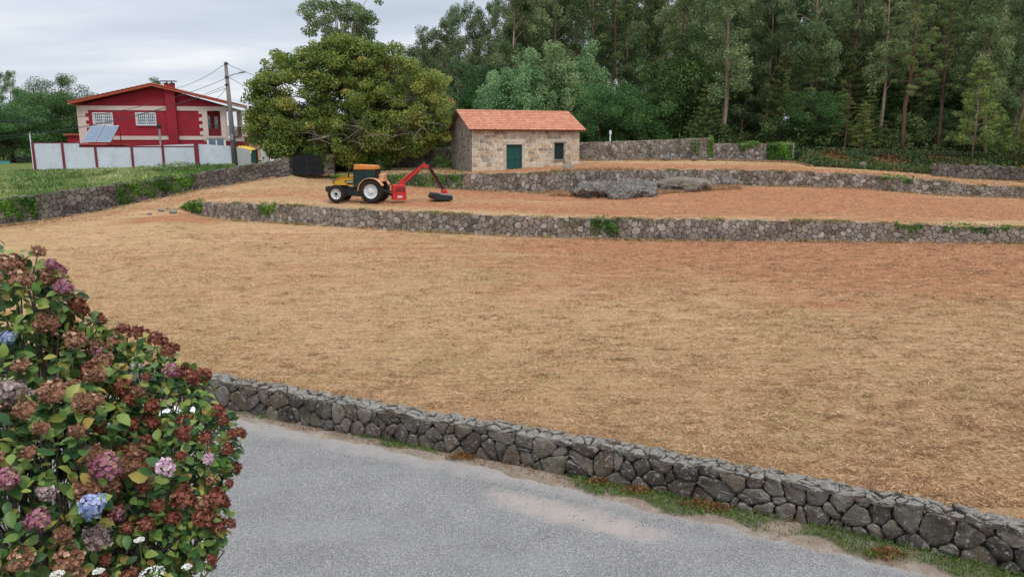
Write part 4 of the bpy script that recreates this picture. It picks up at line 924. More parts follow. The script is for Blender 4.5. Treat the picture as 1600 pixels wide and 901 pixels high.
for side,yc in ((1,-.60),(-1,.60)):
    wheel(0,.70,.36,yc,'rear',side); wheel(U(530.5),.52,.26,yc*.93,'front',side)
b=MB(); xf=U(530.5)
b.box(xf-.15,-.2,.42,.35,.2,.92); b.box(xf-.07,-.52,.44,xf+.07,.52,.58); b.box(-.12,-.48,.6,.12,.48,.82); b.box(U(558),-.52,.38,U(575),-.3,.75); b.box(U(558),.3,.38,U(575),.52,.75); b.box(U(553),-.6,.40,U(566),-.48,.44); b.build('chassis',M['chas'],tr,bevel=.03)
b=MB(); b.box(U(511),-.34,.62,U(521.5),.34,.95)
for i in range(5): b.box(U(511)-.02+i*.0,-.34+i*.14,.64,U(511)+.0,-.34+i*.14+.11,.93)
b.build('front_weight',M['chas'],tr,bevel=.02)
hp=[(U(522),.98),(U(521.6),1.12),(U(523.5),1.26),(U(527),1.44),(U(534),1.53),(U(546),1.60),(U(556.5),1.60),(U(557),1.0),(U(540),1.02),(U(530),1.04)]
def rounded(poly,hw,b,top=.8):
    n=len(poly); vs=[]
    for (y,k_) in ((-hw*.72,1.0),(-hw,.93),(hw,.93),(hw*.72,1.0)):
        cx=sum(p[0] for p in poly)/n; cz=sum(p[1] for p in poly)/n
        for p in poly: vs.append((cx+(p[0]-cx)*(1 if k_==1 else .97),y,cz+(p[1]-cz)*k_))
    fs=[tuple(range(n)),tuple(range(4*n-1,3*n-1,-1))]+[(a*n+i,(a+1)*n+i,(a+1)*n+(i+1)%n,a*n+(i+1)%n) for a in range(3) for i in range(n)]
    b.add(vs,fs)
b=MB(); rounded(hp,.34,b); bn=b.build('bonnet',M['ty'],tr,bevel=.025)
b=MB(); b.box(U(521.3),-.24,1.0,U(523.2),.24,1.24); b.build('grille',M['black'],bn)
for y in (-.2,.2):
    b=MB(); b.box(U(522.5)-.02,y-.09,1.27,U(525.5),y+.09,1.40); b.build('headlight',M['glass'],bn,bevel=.02)
b=MB(); b.box(U(542),-.352,1.22,U(556),-.342,1.32); b.box(U(545),-.352,1.10,U(555),-.342,1.17); b.build('side_vent',M['chas'],bn)
# the lettering stripe is illegible at this size: a thin pale line on a dark red flash
b=MB(); b.box(U(545),-.357,1.235,U(555.5),-.353,1.275); b.build('decal',M['rimw'],bn)
cabx0,cabx1=U(558),U(591.5)
b=MB()
for y in (-.52,.52):
    for (x0,x1) in ((cabx0,cabx0+.06),(U(574.5),U(574.5)+.04),(cabx1-.07,cabx1)):
        b.box(x0,y-.03,.95 if x0<0.1 and x0<U(580) else 1.3,x1,y+.03,1.99)
    b.box(cabx0,y-.028,.93,U(574),y+.028,.99); b.box(U(570),y-.028,1.30,cabx1,y+.028,1.36)
b.box(cabx0,-.49,.93,cabx0+.05,.49,1.0); b.box(cabx0,-.49,1.93,cabx0+.05,.49,1.99); b.box(cabx1-.06,-.49,1.93,cabx1,.49,1.99); b.build('cab_frame',M['chas'],tr)
b=MB()
for y in (-.50,.50): b.box(cabx0+.07,y-.006,.95,U(574)-.01,y+.006,1.93); b.box(U(574)+.06,y-.006,1.36,cabx1-.08,y+.006,1.93)
b.box(cabx0+.01,-.46,1.6,cabx0+.03,.46,1.93)
gm=MT('cab_glass',.05,.8); gm.base(srgb(40,66,70)); gm.p.inputs['Alpha'].default_value=.62; b.build('cab_glass',gm.m,tr)
b=MB(); b.box(U(580),-.24,.95,U(588),.24,1.12); b.box(U(588),-.24,1.05,U(590.5),.24,1.62); b.build('seat',M['black'],tr,bevel=.04)
b=MB(); b.tube([(U(563),0,1.3),(U(567.5),0,1.5)],.03,8); b.lathe([(.17,-.015),(.2,0),(.17,.015)],(0,0,0),16,'z'); nv=16*3
c_=np.array([U(568),0,1.52]); b.v=b.v[:-nv]+[(c_[0]+x*.8,y,c_[2]+z-x*.55) for x,y,z in b.v[-nv:]]; b.build('steering_wheel',M['black'],tr)
b=MB(); b.prism([(U(558.5),1.97),(U(591.5),1.97),(U(591),2.15),(U(589.5),2.22),(U(561),2.27),(U(559),2.24)],-.54,.54); rr=b.build('cab_roof',M['to'],tr,bevel=.04)
b=MB()
for y in (-.62,.62):
    pr=[(.80*math.cos(a),.70+.80*math.sin(a)) for a in np.linspace(R(25),R(178),16)]; pi_=[(.765*math.cos(a),.70+.765*math.sin(a)) for a in np.linspace(R(178),R(25),16)]
    b=MB(); n=16
    for i in range(n-1):
        a0,a1=pr[i],pr[i+1]; c0_,c1_=pi_[n-1-i],pi_[n-2-i]; b.prism([a0,a1,c1_,c0_],y-.22,y+.22)
    b.build('fender',M['tf'],tr)
b=MB(); b.tube([(U(548),-.2,1.5),(U(548),-.2,2.0)],.035,8); b.build('exhaust_pipe',M['chas'],tr)
b=MB(); b.box(cabx1,-.42,1.25,U(604),.42,1.42); b.box(U(596),-.3,1.4,U(604),.3,1.72); b.build('oil_tank',M['tf'],tr,bevel=.05)
b=MB()
for y in (-.45,.45): b.box(cabx0-.28,y*1.5-.01,1.5,cabx0-.25,y*1.5+.12,1.75); b.tube([(cabx0,y*1.15,1.8),(cabx0-.26,y*1.55,1.7)],.012,5)
b.build('mirror',M['black'],tr)
# hedge mower on the rear linkage
TM=R(16)
mo=thing('flail_mower','red reach mower with folded arm and grey cutting head behind the tractor','mower',tb+np.array([1.3*math.cos(TA),1.3*math.sin(TA),-.03]),TM)
MX=-1.3
def T3(px,py,y=0): return (U(px)+MX,y,Wz(py)-.055*max(0,(px-640)/40)*(1 if py>285 else .3))
b=MB(); x0,x1=U(613)+MX,U(634)+MX; b.prism([(x0,.22),(x1,.22),(x1,.60),(x1-.07,1.10),(x0+.02,1.12),(x0,.6)],-.52,-.42+.5); hz_=b.build('housing',M['mred'],mo,bevel=.03)
b=MB()
for i in range(6): xx=x0+.14+i*.10; b.prism([(xx,.68),(xx+.05,.68),(xx+.17,.98),(xx+.12,.98)],-.535,-.522)
b.build('vent_slots',M['chas'],hz_)
b=MB(); b.box(x0+.30,-.534,.34,x0+.58,-.522,.47); b.cur=1; 
for i,c in enumerate((.33,.38,.43,.48,.53)): b.box(x0+c,-.540,.385,x0+c+.028,-.5345,.425)
b.build('name_plate',[M['rimw'],M['mred']],hz_)
b=MB(); b.tube([T3(600,300,0),T3(614,300,0)],.05); b.tube([T3(598,296,-.25),T3(614,304,-.25)],.03); b.tube([T3(598,296,.25),T3(614,304,.25)],.03); b.box(x0-.12,-.3,.45,x0,.3,.62); b.build('linkage',M['chas'],mo)
def beam(b,a,c,w,h0,h1):
    a=Vector(a);c=Vector(c); d=(c-a).normalized(); s=Vector((0,1,0)); n=d.cross(s).normalized()
    vs=[a+s*w*i+n*h0*j for i in (-1,1) for j in (-1,1)]+[c+s*w*i+n*h1*j for i in (-1,1) for j in (-1,1)]
    b.add(vs,[(0,1,3,2),(4,6,7,5),(0,4,5,1),(2,3,7,6),(0,2,6,4),(1,5,7,3)])
b=MB(); beam(b,T3(626,289,-.1),T3(665,258.5,-.1),.085,.15,.10); beam(b,T3(661,262,-.1),T3(670,262.5,-.1),.09,.11,.08); beam(b,T3(624,291,-.1),T3(630,296,-.1),.16,.18,.12); b.build('main_arm',M['mred'],mo,bevel=.012)
b=MB(); b.tube([T3(633,290,-.24),T3(650,275,-.24)],.04); b.tube([T3(650,275,-.24),T3(662,263.5,-.24)],.022); b.build('hydraulic_ram',M['iron'],mo)
b=MB(); beam(b,T3(669,260.5,-.1),T3(692,296,-.1),.075,.11,.08); b.build('dipper_arm',M['dred'],mo,bevel=.012)
b=MB(); b.tube([T3(674,266,-.22),T3(684,282,-.22)],.035); b.tube([T3(684,282,-.22),T3(691,293,-.22)],.02); b.build('hydraulic_ram',M['iron'],mo)
b=MB()
for dy in (-.2,-.02): b.tube([T3(632,284,dy),T3(646,270,dy),T3(664,255.5,dy),T3(672,261,dy),T3(680,276,dy),T3(690,291,dy),T3(697,300,dy)],.018,6)
b.build('hose',M['hose'],mo,smooth=True)
b=MB(); b.prism([T3(689,297)[::2],T3(697,297)[::2],T3(700,306)[::2],T3(690,309)[::2]],-.25,.05); hb=b.build('head_bracket',M['mred'],mo,bevel=.02)
b=MB(); b.prism([T3(672,306)[::2],T3(674,302)[::2],T3(690,302.5)[::2],T3(703,303)[::2],T3(705.5,308)[::2],T3(705,312.3)[::2],T3(684,313)[::2],T3(673,311)[::2]],-.5,.55); hd_=b.build('mower_head',M['chas'],mo,bevel=.03)
b=MB(); b.prism([T3(684,302)[::2],T3(702,302.6)[::2],T3(704,305.5)[::2],T3(686,304)[::2]],-.51,.2); b.build('hood_plate',M['steel'],hd_)
b=MB(); a=T3(675,307.5); b.tube([(a[0],-.56,a[2]),(a[0],.56,a[2])],.14,14); b.build('roller',M['rub'],hd_)
# ---------------------------------------------------------------- two walkers on the lane
M['skin']=paint('skin',srgb(196,150,124),.6,.05,3); M['cb1']=paint('dark_blue_cloth',srgb(30,40,92),.9,.15,6); M['cb2']=paint('light_blue_cloth',srgb(110,168,206),.9,.15,6); M['jeans']=paint('dark_trousers',srgb(40,48,70),.9,.15,6); M['hair']=paint('brown_hair',srgb(48,36,28),.8,.1,6)
def skin_mesh(name,nodes,edges,mat,parent,root=0,sub=1):
    me=bpy.data.meshes.new(name); me.from_pydata([n[0] for n in nodes],edges,[]); me.materials.append(mat); o=bpy.data.objects.new(name,me); COL.objects.link(o); o.parent=parent
    s=o.modifiers.new('skin','SKIN'); me.skin_vertices.new() if not me.skin_vertices else None
    for i,n in enumerate(nodes): me.skin_vertices[0].data[i].radius=(n[1],n[1]*(n[2] if len(n)>2 else 1)); me.skin_vertices[0].data[i].use_root=(i==root)
    d=o.modifiers.new('sub','SUBSURF'); d.levels=sub; d.render_levels=sub; return o
def person(loc,rz,top,lab,stride):
    p=thing('person',lab,'person',loc,rz,'two people walking on the lane')
    s=stride
    nd=[((0,0,.95),.13),((0,0,1.18),.12),((0,0,1.40),.13),((0,0,1.50),.06),((0,0,1.60),.085),((0,0,1.70),.07),
        ((.19,0,1.40),.055),((.24,.03*s,1.15),.04),((.23,-.10*s,.92),.033),((.23,-.12*s,.83),.03),((-.19,0,1.40),.055),((-.24,-.03*s,1.15),.04),((-.23,.12*s,.93),.033),((-.23,.15*s,.84),.03),
        ((.10,0,.86),.09),((.11,-.12*s,.48),.06),((.11,-.02*s,.08),.04),((.11,-.16*s-.04,.04),.035),((-.10,0,.86),.09),((-.11,.14*s,.48),.06),((-.11,.26*s,.10),.04),((-.11,.16*s,.05),.035)]
    ed=[(0,1),(1,2),(2,3),(3,4),(4,5),(2,6),(6,7),(7,8),(8,9),(2,10),(10,11),(11,12),(12,13),(0,14),(14,15),(15,16),(16,17),(0,18),(18,19),(19,20),(20,21)]
    skin_mesh('body',nd,ed,M['skin'],p)
    skin_mesh('jacket',[((0,0,.92),.16),((0,0,1.18),.15),((0,0,1.40),.16),((0,0,1.46),.10),((.19,0,1.41),.075),((.245,.03*s,1.15),.056),((.235,-.10*s,.94),.045),((-.19,0,1.41),.075),((-.245,-.03*s,1.15),.056),((-.235,.12*s,.95),.045)],[(0,1),(1,2),(2,3),(2,4),(4,5),(5,6),(2,7),(7,8),(8,9)],top,p)
    skin_mesh('trousers',[((0,0,.92),.15),((.10,0,.84),.11),((.11,-.12*s,.48),.08),((.11,-.03*s,.12),.06),((-.10,0,.84),.11),((-.11,.14*s,.48),.08),((-.11,.25*s,.14),.06)],[(0,1),(1,2),(2,3),(0,4),(4,5),(5,6)],M['jeans'],p)
    skin_mesh('hair',[((0,.015,1.66),.09),((0,.02,1.72),.08)],[(0,1)],M['hair'],p)
for px,tp_,lab,s in ((444.3,M['cb1'],'left walker on the lane in dark blue clothes',1),(449.3,M['cb2'],'right walker on the lane in a light blue top',-1)):
    c=at(px,246,97); person((c[0],97,5.2),R(20),tp_,lab,s)

# ---------------------------------------------------------------- rocks
def rock(name,c,sz,seed,label,mat,rz=0,rough=.22,group=None,sub=4,flat=.0):
    import bmesh
    bm=bmesh.new(); bmesh.ops.create_icosphere(bm,subdivisions=sub,radius=1)
    from mathutils import noise as nz
    sv=Vector((seed*3.7,seed*1.3,seed))
    mn=min(sz[0],sz[2]*1.6)
    for v in bm.verts:
        p=v.co.copy(); q=Vector((p.x*sz[0],p.y*sz[1],p.z*sz[2])); f=1.1/max(.25,mn)
        a=nz.fractal(q*f*.7+sv,1.0,2.0,6); vd=nz.voronoi(q*f*.9+sv)[0]; ridge=(vd[1]-vd[0])
        nrm=Vector((p.x/sz[0],p.y/sz[1],p.z/sz[2])).normalized()
        vd2=nz.voronoi(q*f*3.1+sv)[0]; a2=nz.ridged_multi_fractal(q*f*1.6+sv,.9,2.1,5,1.0,2.0)
        q+=nrm*mn*rough*(.7*a+.6*min(ridge,.4)+.22*min(vd2[1]-vd2[0],.4)+.16*a2-.35)
        if p.z>0 and flat and q.z>flat*sz[2]: q.z=flat*sz[2]+(q.z-flat*sz[2])*.4
        v.co=q
    me=bpy.data.meshes.new(name); bm.to_mesh(me); bm.free(); me.materials.append(mat)
    o=bpy.data.objects.new(name,me); COL.objects.link(o); o.location=[float(x) for x in c]; o.rotation_euler=(0,0,rz); me.polygons.foreach_set('use_smooth',[False]*len(me.polygons)); tag(o,label,'rock',group); return o
def gat(px,py):
    """where the pixel ray meets the field-side ground"""
    lo,hi=8.,140.
    for _ in range(40):
        m_=(lo+hi)/2; p=at(px,py,m_)
        if p[2]>zg(p[0],m_): lo=m_
        else: hi=m_
    return at(px,py,hi)
def rk(px,py,wpx,hpx,dep,*a,sink=.35,**k):
    g=gat(px,py); s=g[1]/F; w=wpx*s/2; h=hpx*s/(2-sink*1.2); return rock('boulder',(g[0],g[1]+dep*.8,g[2]+h*(1-sink)),(w,dep,h),*a,**k)
rk(962,310,120,25,1.6,11,'long pale grey bare granite outcrop below the upper wall',M['rock'],rough=.75,sub=6)
rk(922,308,56,14,1.0,12,'pale craggy rock at the left end of the granite outcrop',M['rock'],rough=.75,sub=5)
rk(1062,301,104,24,1.5,13,'brownish low rock with dry grass between the two grey outcrops',M['rock2'],rough=.6,sub=5,flat=.6)
rk(1134,292.5,50,14,.9,14,'rounded grey boulder at the right end of the outcrop',M['rock'],rough=.4,sub=5)
rk(990,308,64,18,1.0,16,'upright pale slab in the middle of the outcrop',M['rock'],rough=.7,sub=5)
rk(1043,251.5,12,8,.3,17,'left one of the three stones at the foot of the tall grey wall',M['rock'],group='stones at the wall foot',sub=3)
rk(1086,252,10,8,.3,18,'middle one of the three stones at the foot of the tall grey wall',M['rock'],group='stones at the wall foot',sub=3)
rk(1112,252,14,5,.3,19,'right flattest one of the three stones at the foot of the tall grey wall',M['rock'],group='stones at the wall foot',sub=3)
rk(889,268,22,10,.4,22,'grey brushy stone heap by the front right corner of the hut',M['rock2'],sub=3,rough=.35)
for i,(px,py,w_) in enumerate(((250,331,9),(232,336,8),(270,334,12),(262,328,7))):
    rk(px,py,w_,w_*.5,.15,30+i,['small pale stone on the brown mound left of the middle wall','leftmost stone of the brown mound','largest stone on the brown mound, nearest the wall end','topmost stone on the brown mound'][i],M['rock'],sub=2,group='stones on the brown mound')
rk(1350,262,12,9,.3,41,'pale stone on the bank at the wood edge',M['rock'],sub=3)
c=atz(1180,817,0.05); rock('stone',(c[0],c[1],.02),(.24,.14,.06),51,'flat grey stone in the verge grass at the wall foot',M['rock2'],.3,.2,sub=3)
for i,(px,py,s_) in enumerate(((855,838,.028),(897,806,.02),(912,812,.016))):
    c=atz(px,py,.0); rock('pebble',(c[0],c[1],s_*.5),(s_,s_*.8,s_*.6),60+i,['pale pebble lying on the asphalt','dark pebble on the reddish sand, left one','dark pebble on the reddish sand, right smaller one'][i],M['rock'] if i==0 else M['rock2'],sub=2)
# ---------------------------------------------------------------- oak beside the gate
def oak():
    rg=np.random.default_rng(77); Yc=60.5; tz=4.95
    tX=at(592,262,Yc)[0]; root=thing('oak_tree','large spreading oak with turning olive and yellow leaves overhanging the black gate','tree',(tX,Yc,tz))
    sc=Yc/F
    # lobes: pixel centre, radius px -> world, with own depth
    lob=[(548,104,50),(500,105,52),(470,140,62),(430,110,34),(418,160,34),(425,205,40),(480,205,56),(548,160,74),(610,120,58),(655,130,46),(668,165,42),(640,190,50),(590,205,50),(520,235,34),(455,232,28),(560,240,30),(680,200,28),(500,88,28),(590,92,32),(545,74,24),(640,225,24),(409,135,24),(403,190,20),(560,150,44),(605,165,40),(520,175,44),(575,120,36),(545,190,36),(445,222,30),(480,232,32),(525,226,38),(565,222,36),(605,222,36),(650,212,36),(500,246,24),(548,248,24),(430,180,36),(505,195,44)]
    cen=[];rad=[];tone=[]
    for (px,py,r_) in lob:
        c=at(px,py,Yc); R_=r_*sc; n=int(12+R_*R_*3.4); off_=rg.uniform(-.35,.35)*4
        for k in range(n):
            d=unit(1,rg)[0]; q=c+d*R_*np.array([.82,1.15,.80])*rg.uniform(.25,1)**.5; q[1]+=off_*.5
            if q[2]<zg(q[0],q[1])+.7: continue
            cen.append(q); rad.append(rg.uniform(.38,.92)); 
            tone.append(np.clip(.10+.32*rg.uniform()+.24*np.clip((q[0]+13)/9,0,1)*rg.uniform(.1,1)+.25*(rg.uniform()<.16),0,1))
    cen=np.array(cen); loc=np.array([tX,Yc,tz])
    v,q,t=clump_leaves(cen-loc,rad,360,.115,.19,rg,.1,zs=.7,tone=tone,shell=.42,tvar=.13,dens_pow=1.7)
    link('crown',mesh_np('oak_crown',v,[q],M['oak'],False,tone=t),root)
    b=MB(); b.tube([(0,0,-.4),(.05,0,.8),(-.1,0,2.0)],[.55,.46,.42],12)
    mains=[]
    for (px,py,dy) in ((470,150,-2),(430,200,-1),(548,90,0),(610,110,1.5),(655,150,-1),(500,110,2),(560,200,-3),(630,200,-2.5),(590,150,3),(480,220,-3)):
        e=at(px,py,Yc+dy)-loc; m_=np.array([-.1,0,2.0])*.5+e*.5+np.array([rg.normal(0,.4),rg.normal(0,.4),.7]); b.tube([(-.1,0,1.8),tuple(m_*.55+np.array([0,0,1.0])*.3),tuple(m_),tuple(e)],[.26,.18,.10,.04],8,False); mains.append((m_,e))
    for j in range(0,len(cen),2):
        e=cen[j]-loc; k=min(range(len(mains)),key=lambda i:np.linalg.norm(mains[i][1]-e)); m_,me_=mains[k]; s=m_+(me_-m_)*rg.uniform(.1,.9); b.tube([tuple(s),tuple((s+e)/2+rg.normal(0,.25,3)),tuple(e+rg.normal(0,.2,3))],[.04,.025,.012],4,False)
    b.build('trunk',M['bark_oak'],root,smooth=True)
    # bare grey twigs low on the near side
    b=MB()
    for k in range(11):
        s=at(rg.uniform(560,680),rg.uniform(190,235),Yc-4)-loc
        p=[s]; d=np.array([rg.uniform(-1,1),-.3,rg.uniform(-.6,.5)]); d/=np.linalg.norm(d)
        for i in range(4): p.append(p[-1]+d*rg.uniform(.4,.8)); d=d+rg.normal(0,.35,3); d/=np.linalg.norm(d)
        b=MB(); b.tube(p,[.026,.02,.016,.012,.007],4,False); b.build('bare_twig',M['bark_oak'],root)
    # ivy on the trunk
    n=5200; a=rg.uniform(0,6.28,n); z=rg.uniform(-.2,4.2,n); r_=.62+.28*np.sin(z*2.2+a*2)+rg.uniform(0,.22,n); C=np.stack([np.cos(a)*r_+.02*z,np.sin(a)*r_,z],1); v,q=rhomb(C,.10,.15,rg,.4); link('ivy',mesh_np('trunk_ivy',v,[q],M['ivy'],False,tone=rg.uniform(0,.8,n)),root)
oak()
# ---------------------------------------------------------------- the other trees
PR={}
def proto(key,fn,*a,**k): PR[key]=[fn(*a,**k),False]
proto('e1',euc,101,24,.24); proto('e2',euc,102,26,.28,spread=2.7); proto('e3',euc,103,22,.24,spread=2.1); proto('e4',euc,104,25,.34,spread=3.0)
proto('p1',pine,111,22,.36); proto('p2',pine,112,19,.30,spread=3.2); proto('y1',young_pine,121,9); proto('y2',young_pine,122,7.5)
proto('y3',young_pine,123,12,300,'pine',.24,'bark_pine'); proto('y4',young_pine,124,10,300,'pine',.26,'bark_pine')
proto('e5',euc,105,13,.10,spread=2.4); proto('e6',euc,106,16,.16,spread=2.8)
proto('b1',broad,131,10,3.7,low=.0,n=90); proto('b2',broad,132,8.5,3.8,n=90,low=.0); proto('b3',broad,133,13,4.8,n=150,low=.02,per=260)
proto('m1',broad,141,10,4.0,'mimosa',520,.20,'bark_dark',.02,'mimosa_tree',230,-.7,.58,1.7)
def place(key,X,Y,s,rz,label,group=None,z=None,sz=None,tilt=0):
    e=PR[key]
    if e[1]: o=copy_tree(e[0])
    else: o=e[0]; e[1]=True
    o.location=(float(X),float(Y),float(zg(X,Y) if z is None else z)); o.rotation_euler=(tilt,tilt*.6,rz); o.scale=(s,s,s if sz is None else sz)
    for k in ('group',):
        if k in o.keys(): del o[k]
    tag(o,label,'tree',group); return o
def pX(px,Y,z=5.5): return (px-800)/F*(Y*math.cos(PITCH)+(CZ-z)*math.sin(PITCH))
def zt_(py,Y): return at(800,py,Y)[2]
def tree_px(key,px,Y,topy,rz,label,group=None,h=None,wide=1.0,tilt=0):
    X=pX(px,Y); z=zg(X,Y); H=zt_(topy,Y)-z; sz=H/h; s=sz**.6*wide; return place(key,X,Y,s,rz,label,group,z,sz,tilt)
hts={'e1':24.5,'e2':26.5,'e3':22.5,'e4':25.5,'p1':22.5,'p2':19.5,'y1':9.1,'y2':7.6,'e5':13.4,'e6':16.4,'y3':12.1,'y4':10.1,'b1':10,'b2':8.5,'b3':13,'m1':10}
def tp_(k,px,Y,topy,rz,label,group=None,wide=1.0,tilt=0): return tree_px(k,px,Y,topy,rz,label,group,hts[k],wide,tilt)
# skyline row left of the wood
for k,px,Y,ty,lab in (('e3',674,104,48,'leftmost slender eucalyptus of the skyline row, right of the oak'),('e1',692,100,36,'second eucalyptus of the skyline row right of the oak'),('e3',713,106,18,'pointed eucalyptus in the middle of the skyline row'),('e1',737,100,14,'fourth eucalyptus of the skyline row, above the gap of sky between trunks'),('e2',764,104,6,'last eucalyptus of the skyline row before the trees leave the photo'),('e4',716,90,95,'lower eucalyptus standing before the skyline row')):
    tp_(k,px,Y,ty,px*.37,lab,'eucalyptus skyline row',.95)
proto('er',broad,151,26,5.0,'euc',190,.30,'bark_euc',.45,'eucalyptus_tree',120,.8,.62,1.1); hts['er']=26.5; tp_('er',546,92,-34,1.0,'tall rounded eucalyptus rising behind and above the oak',wide=1.12)
for k,px,Y,ty,lab in (('e4',800,84,-40,'eucalyptus with orange bare trunk behind the left half of the mimosa'),('e4',832,86,-50,'eucalyptus with bare trunk behind the middle of the mimosa'),('e2',870,90,-40,'dense tall eucalyptus behind the mimosa, left of the pines')):
    tp_(k,px,Y,ty,px*.7,lab)
for k,px,Y,ty,w_,lab in (('b1',660,84,112,1.0,'green broadleaf tree just behind the right edge of the oak'),('b3',690,80,150,.7,'dark green tree between the oak and the hut roof'),('b2',735,88,128,.9,'dark bushy tree behind the left end of the hut roof'),('b1',765,86,95,.9,'mid green bushy tree left of the mimosa'),
    ('m1',812,76,97,1.05,'pale blue-green mimosa behind the hut, left one'),('m1',868,78,88,1.1,'pale blue-green mimosa behind the hut, tallest in the middle'),('m1',908,80,84,.95,'pale blue-green mimosa by the pines, right one'),('m1',782,79,125,.8,'lowest mimosa at the left edge of the mimosa clump'),
    ('b1',938,71.5,122,1.05,'bright green leafy tree above the right end of the hut roof'),('b2',985,73,135,1.15,'dark green round tree behind the tall grey wall'),('b3',1035,78,120,.9,'very dark evergreen behind the tall grey wall, beside the gap'),('b1',1235,74,150,1.0,'dark bushy tree above the ivy end of the stone wall'),('b3',1330,80,118,.85,'green feathery tree in the middle of the wood edge')):
    tp_(k,px,Y,ty,px*.53,lab,wide=w_)
for k,px,Y,ty,lab in (('p1',955,84,-60,'dark trunked pine above the bright green leafy tree'),('p1',1003,88,-70,'big pine with dark spreading boughs above the dark round tree'),('p2',1270,70,96,'umbrella-topped pine with bare lower trunk in the middle of the wood'),('p1',1408,63.5,-60,'pine with pale reddish trunk rising from the bank at the wood edge'),('p2',1318,66,150,'thin pine with dark bent trunk left of the pale trunk'),('p1',1462,68,-30,'pine with thin bare trunk between the pale trunk and the young pine')):
    tp_(k,px,Y,ty,px*.9,lab)
tp_('y1',1518,57.5,86,.4,'tallest yellow-green young pine in front of the wood',wide=1.1); tp_('y2',1604,56,150,2.2,'yellow-green young pine at the right edge of the photo',wide=1.2); tp_('y2',1555,60,168,1.2,'small young pine between the two yellow-green ones'); tp_('y1',1345,66,158,3.0,'young pine low at the wood edge near the dark bent trunk')
for k,px,Y,ty,lab in (('e1',1195,80,-50,'eucalyptus with drooping crown above the ivy-covered wall'),('e2',1120,78,-60,'eucalyptus with drooping crown above the joint of the two walls'),('e4',1375,76,-70,'tall eucalyptus with pale upper trunk left of the pale pine trunk'),('e4',1430,74,-80,'tall eucalyptus with pale upper trunk behind the pale pine trunk'),('e2',1508,70,-60,'eucalyptus with bent pinkish trunk behind the tallest young pine'),('e1',1585,66,-40,'eucalyptus with leaning trunk at the right edge of the photo'),('e3',1540,66,-20,'slim bare eucalyptus trunk left of the right edge')):
    tp_(k,px,Y,ty,px*1.3,lab,tilt=.03 if px>1500 else 0)
# the wood behind: one tree after another
rg=np.random.default_rng(5)
ZN=((795,'between skyline row and mimosas'),(850,'behind the left half of the mimosas'),(905,'behind the right half of the mimosas'),(955,'above the bright green leafy tree'),(1010,'behind the big dark-boughed pine'),(1075,'behind the tall grey wall'),(1140,'behind the joint of the two stone walls'),(1200,'behind the lower ivy-topped wall'),(1260,'above the right end of the ivy wall'),(1320,'around the umbrella-topped pine'),(1385,'left of the pale bank pine trunk'),(1440,'behind the pale bank pine trunk'),(1490,'left of the tallest young pine'),(1550,'behind the tallest young pine'),(1600,'at the right edge of the photo'),(9999,'past the right photo edge'))
zone=lambda px:next(i for i,(a,_) in enumerate(ZN) if px<a)
zt_name=[b_ for _,b_ in ZN]; dep=lambda Y:'nearer' if Y<86 else ('deeper' if Y<106 else 'deepest')
cnt=0
for Y,step in ((74,4.6),(80,4.4),(87,4.6),(95,4.8),(104,5.0),(114,6),(126,8)):
    px=(690 if Y>95 else 800)+rg.uniform(0,20) if Y>80 else 1060
    while px<1760:
        k=rg.choice(['e1','e2','e3','e4','p1','p2'],p=[.24,.22,.16,.16,.13,.09]); Yj=Y+rg.uniform(-2.5,2.5); z_=zone(px)
        lim=60
        if px<760 and Y<110: px+=step/Y*F; continue
        ty=lim+rg.uniform(0,50) if px<795 else rg.uniform(-150,-10)
        if px<795: ty=rg.uniform(60,100)
        if not (1245<px<1285 and Y>88) and not(1395<px<1405): 
            nm='pine' if k[0]=='p' else 'eucalyptus'
            tp_(k,px,Yj,ty,rg.uniform(0,6.28),f'{dep(Y)} tall {nm} {zt_name[z_]}',f'{dep(Y)} {nm} trees {zt_name[z_]}',rg.uniform(.8,1.15)); cnt+=1
        px+=step*rg.uniform(.75,1.25)/Y*F
for Y,step,kk_ in ((69,6.0,('y3','y4','e5','b1')),(73,6.4,('e5','y4','y3','e6')),(78,6.0,('e6','b3','y3','b2')),(86,6,('e6','e5')),(118,8,('b3',)),(134,9,('b3',))):
    px={69:1255,73:1085,78:1050,86:1010}.get(Y,660)+rg.uniform(0,30)
    while px<1760:
        k=kk_[int(rg.integers(len(kk_)))]; X=pX(px,Y); ty={69:rg.uniform(120,190),73:rg.uniform(30,130),78:rg.uniform(30,120),86:rg.uniform(20,90)}.get(Y,rg.uniform(70,130))
        if not(1392<px<1412) and not (Y>84 and (1000<px<1075 or 1180<px<1300)): tp_(k,px,Y+rg.uniform(-1.5,1.5),ty,rg.uniform(0,6.28),f'{"dark young pine" if k[0]=="y" else ("low eucalyptus" if k[0]=="e" else "dark bushy tree")} of {"front" if Y<72 else ("middle" if Y<90 else "rear")} row {zt_name[zone(px)]}',f'understorey {"pines" if k[0]=="y" else "broad trees"} {zt_name[zone(px)]}',rg.uniform(.9,1.2))
        px+=step*rg.uniform(.7,1.3)/Y*F
# trees left of and behind the red house
tp_('b3',98,92,116,2.0,'big dark green tree left of the red house',wide=.95); tp_('b3',58,94,138,4.0,'dark green tree left part of the clump left of the red house'); tp_('b1',20,84,160,1.0,'olive green rounded tree at the left edge of the photo',wide=1.5); tp_('b1',-30,84,150,2.5,'olive tree just cut by the left edge',wide=1.4)
tp_('e2',30,118,112,1.4,'airy open crowned eucalyptus at the far left',wide=.8); tp_('b1',5,96,205,.2,'low green tree above the shed at the far left')
tp_('e1',252,125,126,.5,'distant tree top behind the chimney of the red house')
for i,px in enumerate((455,505,560,610,650)): tp_(('b1','b2','b3')[i%3],px,[100,96,92,88,86][i],[215,200,185,170,160][i],i*1.1,f'green tree in the row behind the oak, '+['leftmost','second from left','middle','fourth','rightmost']
 [i],'row of trees behind the oak')
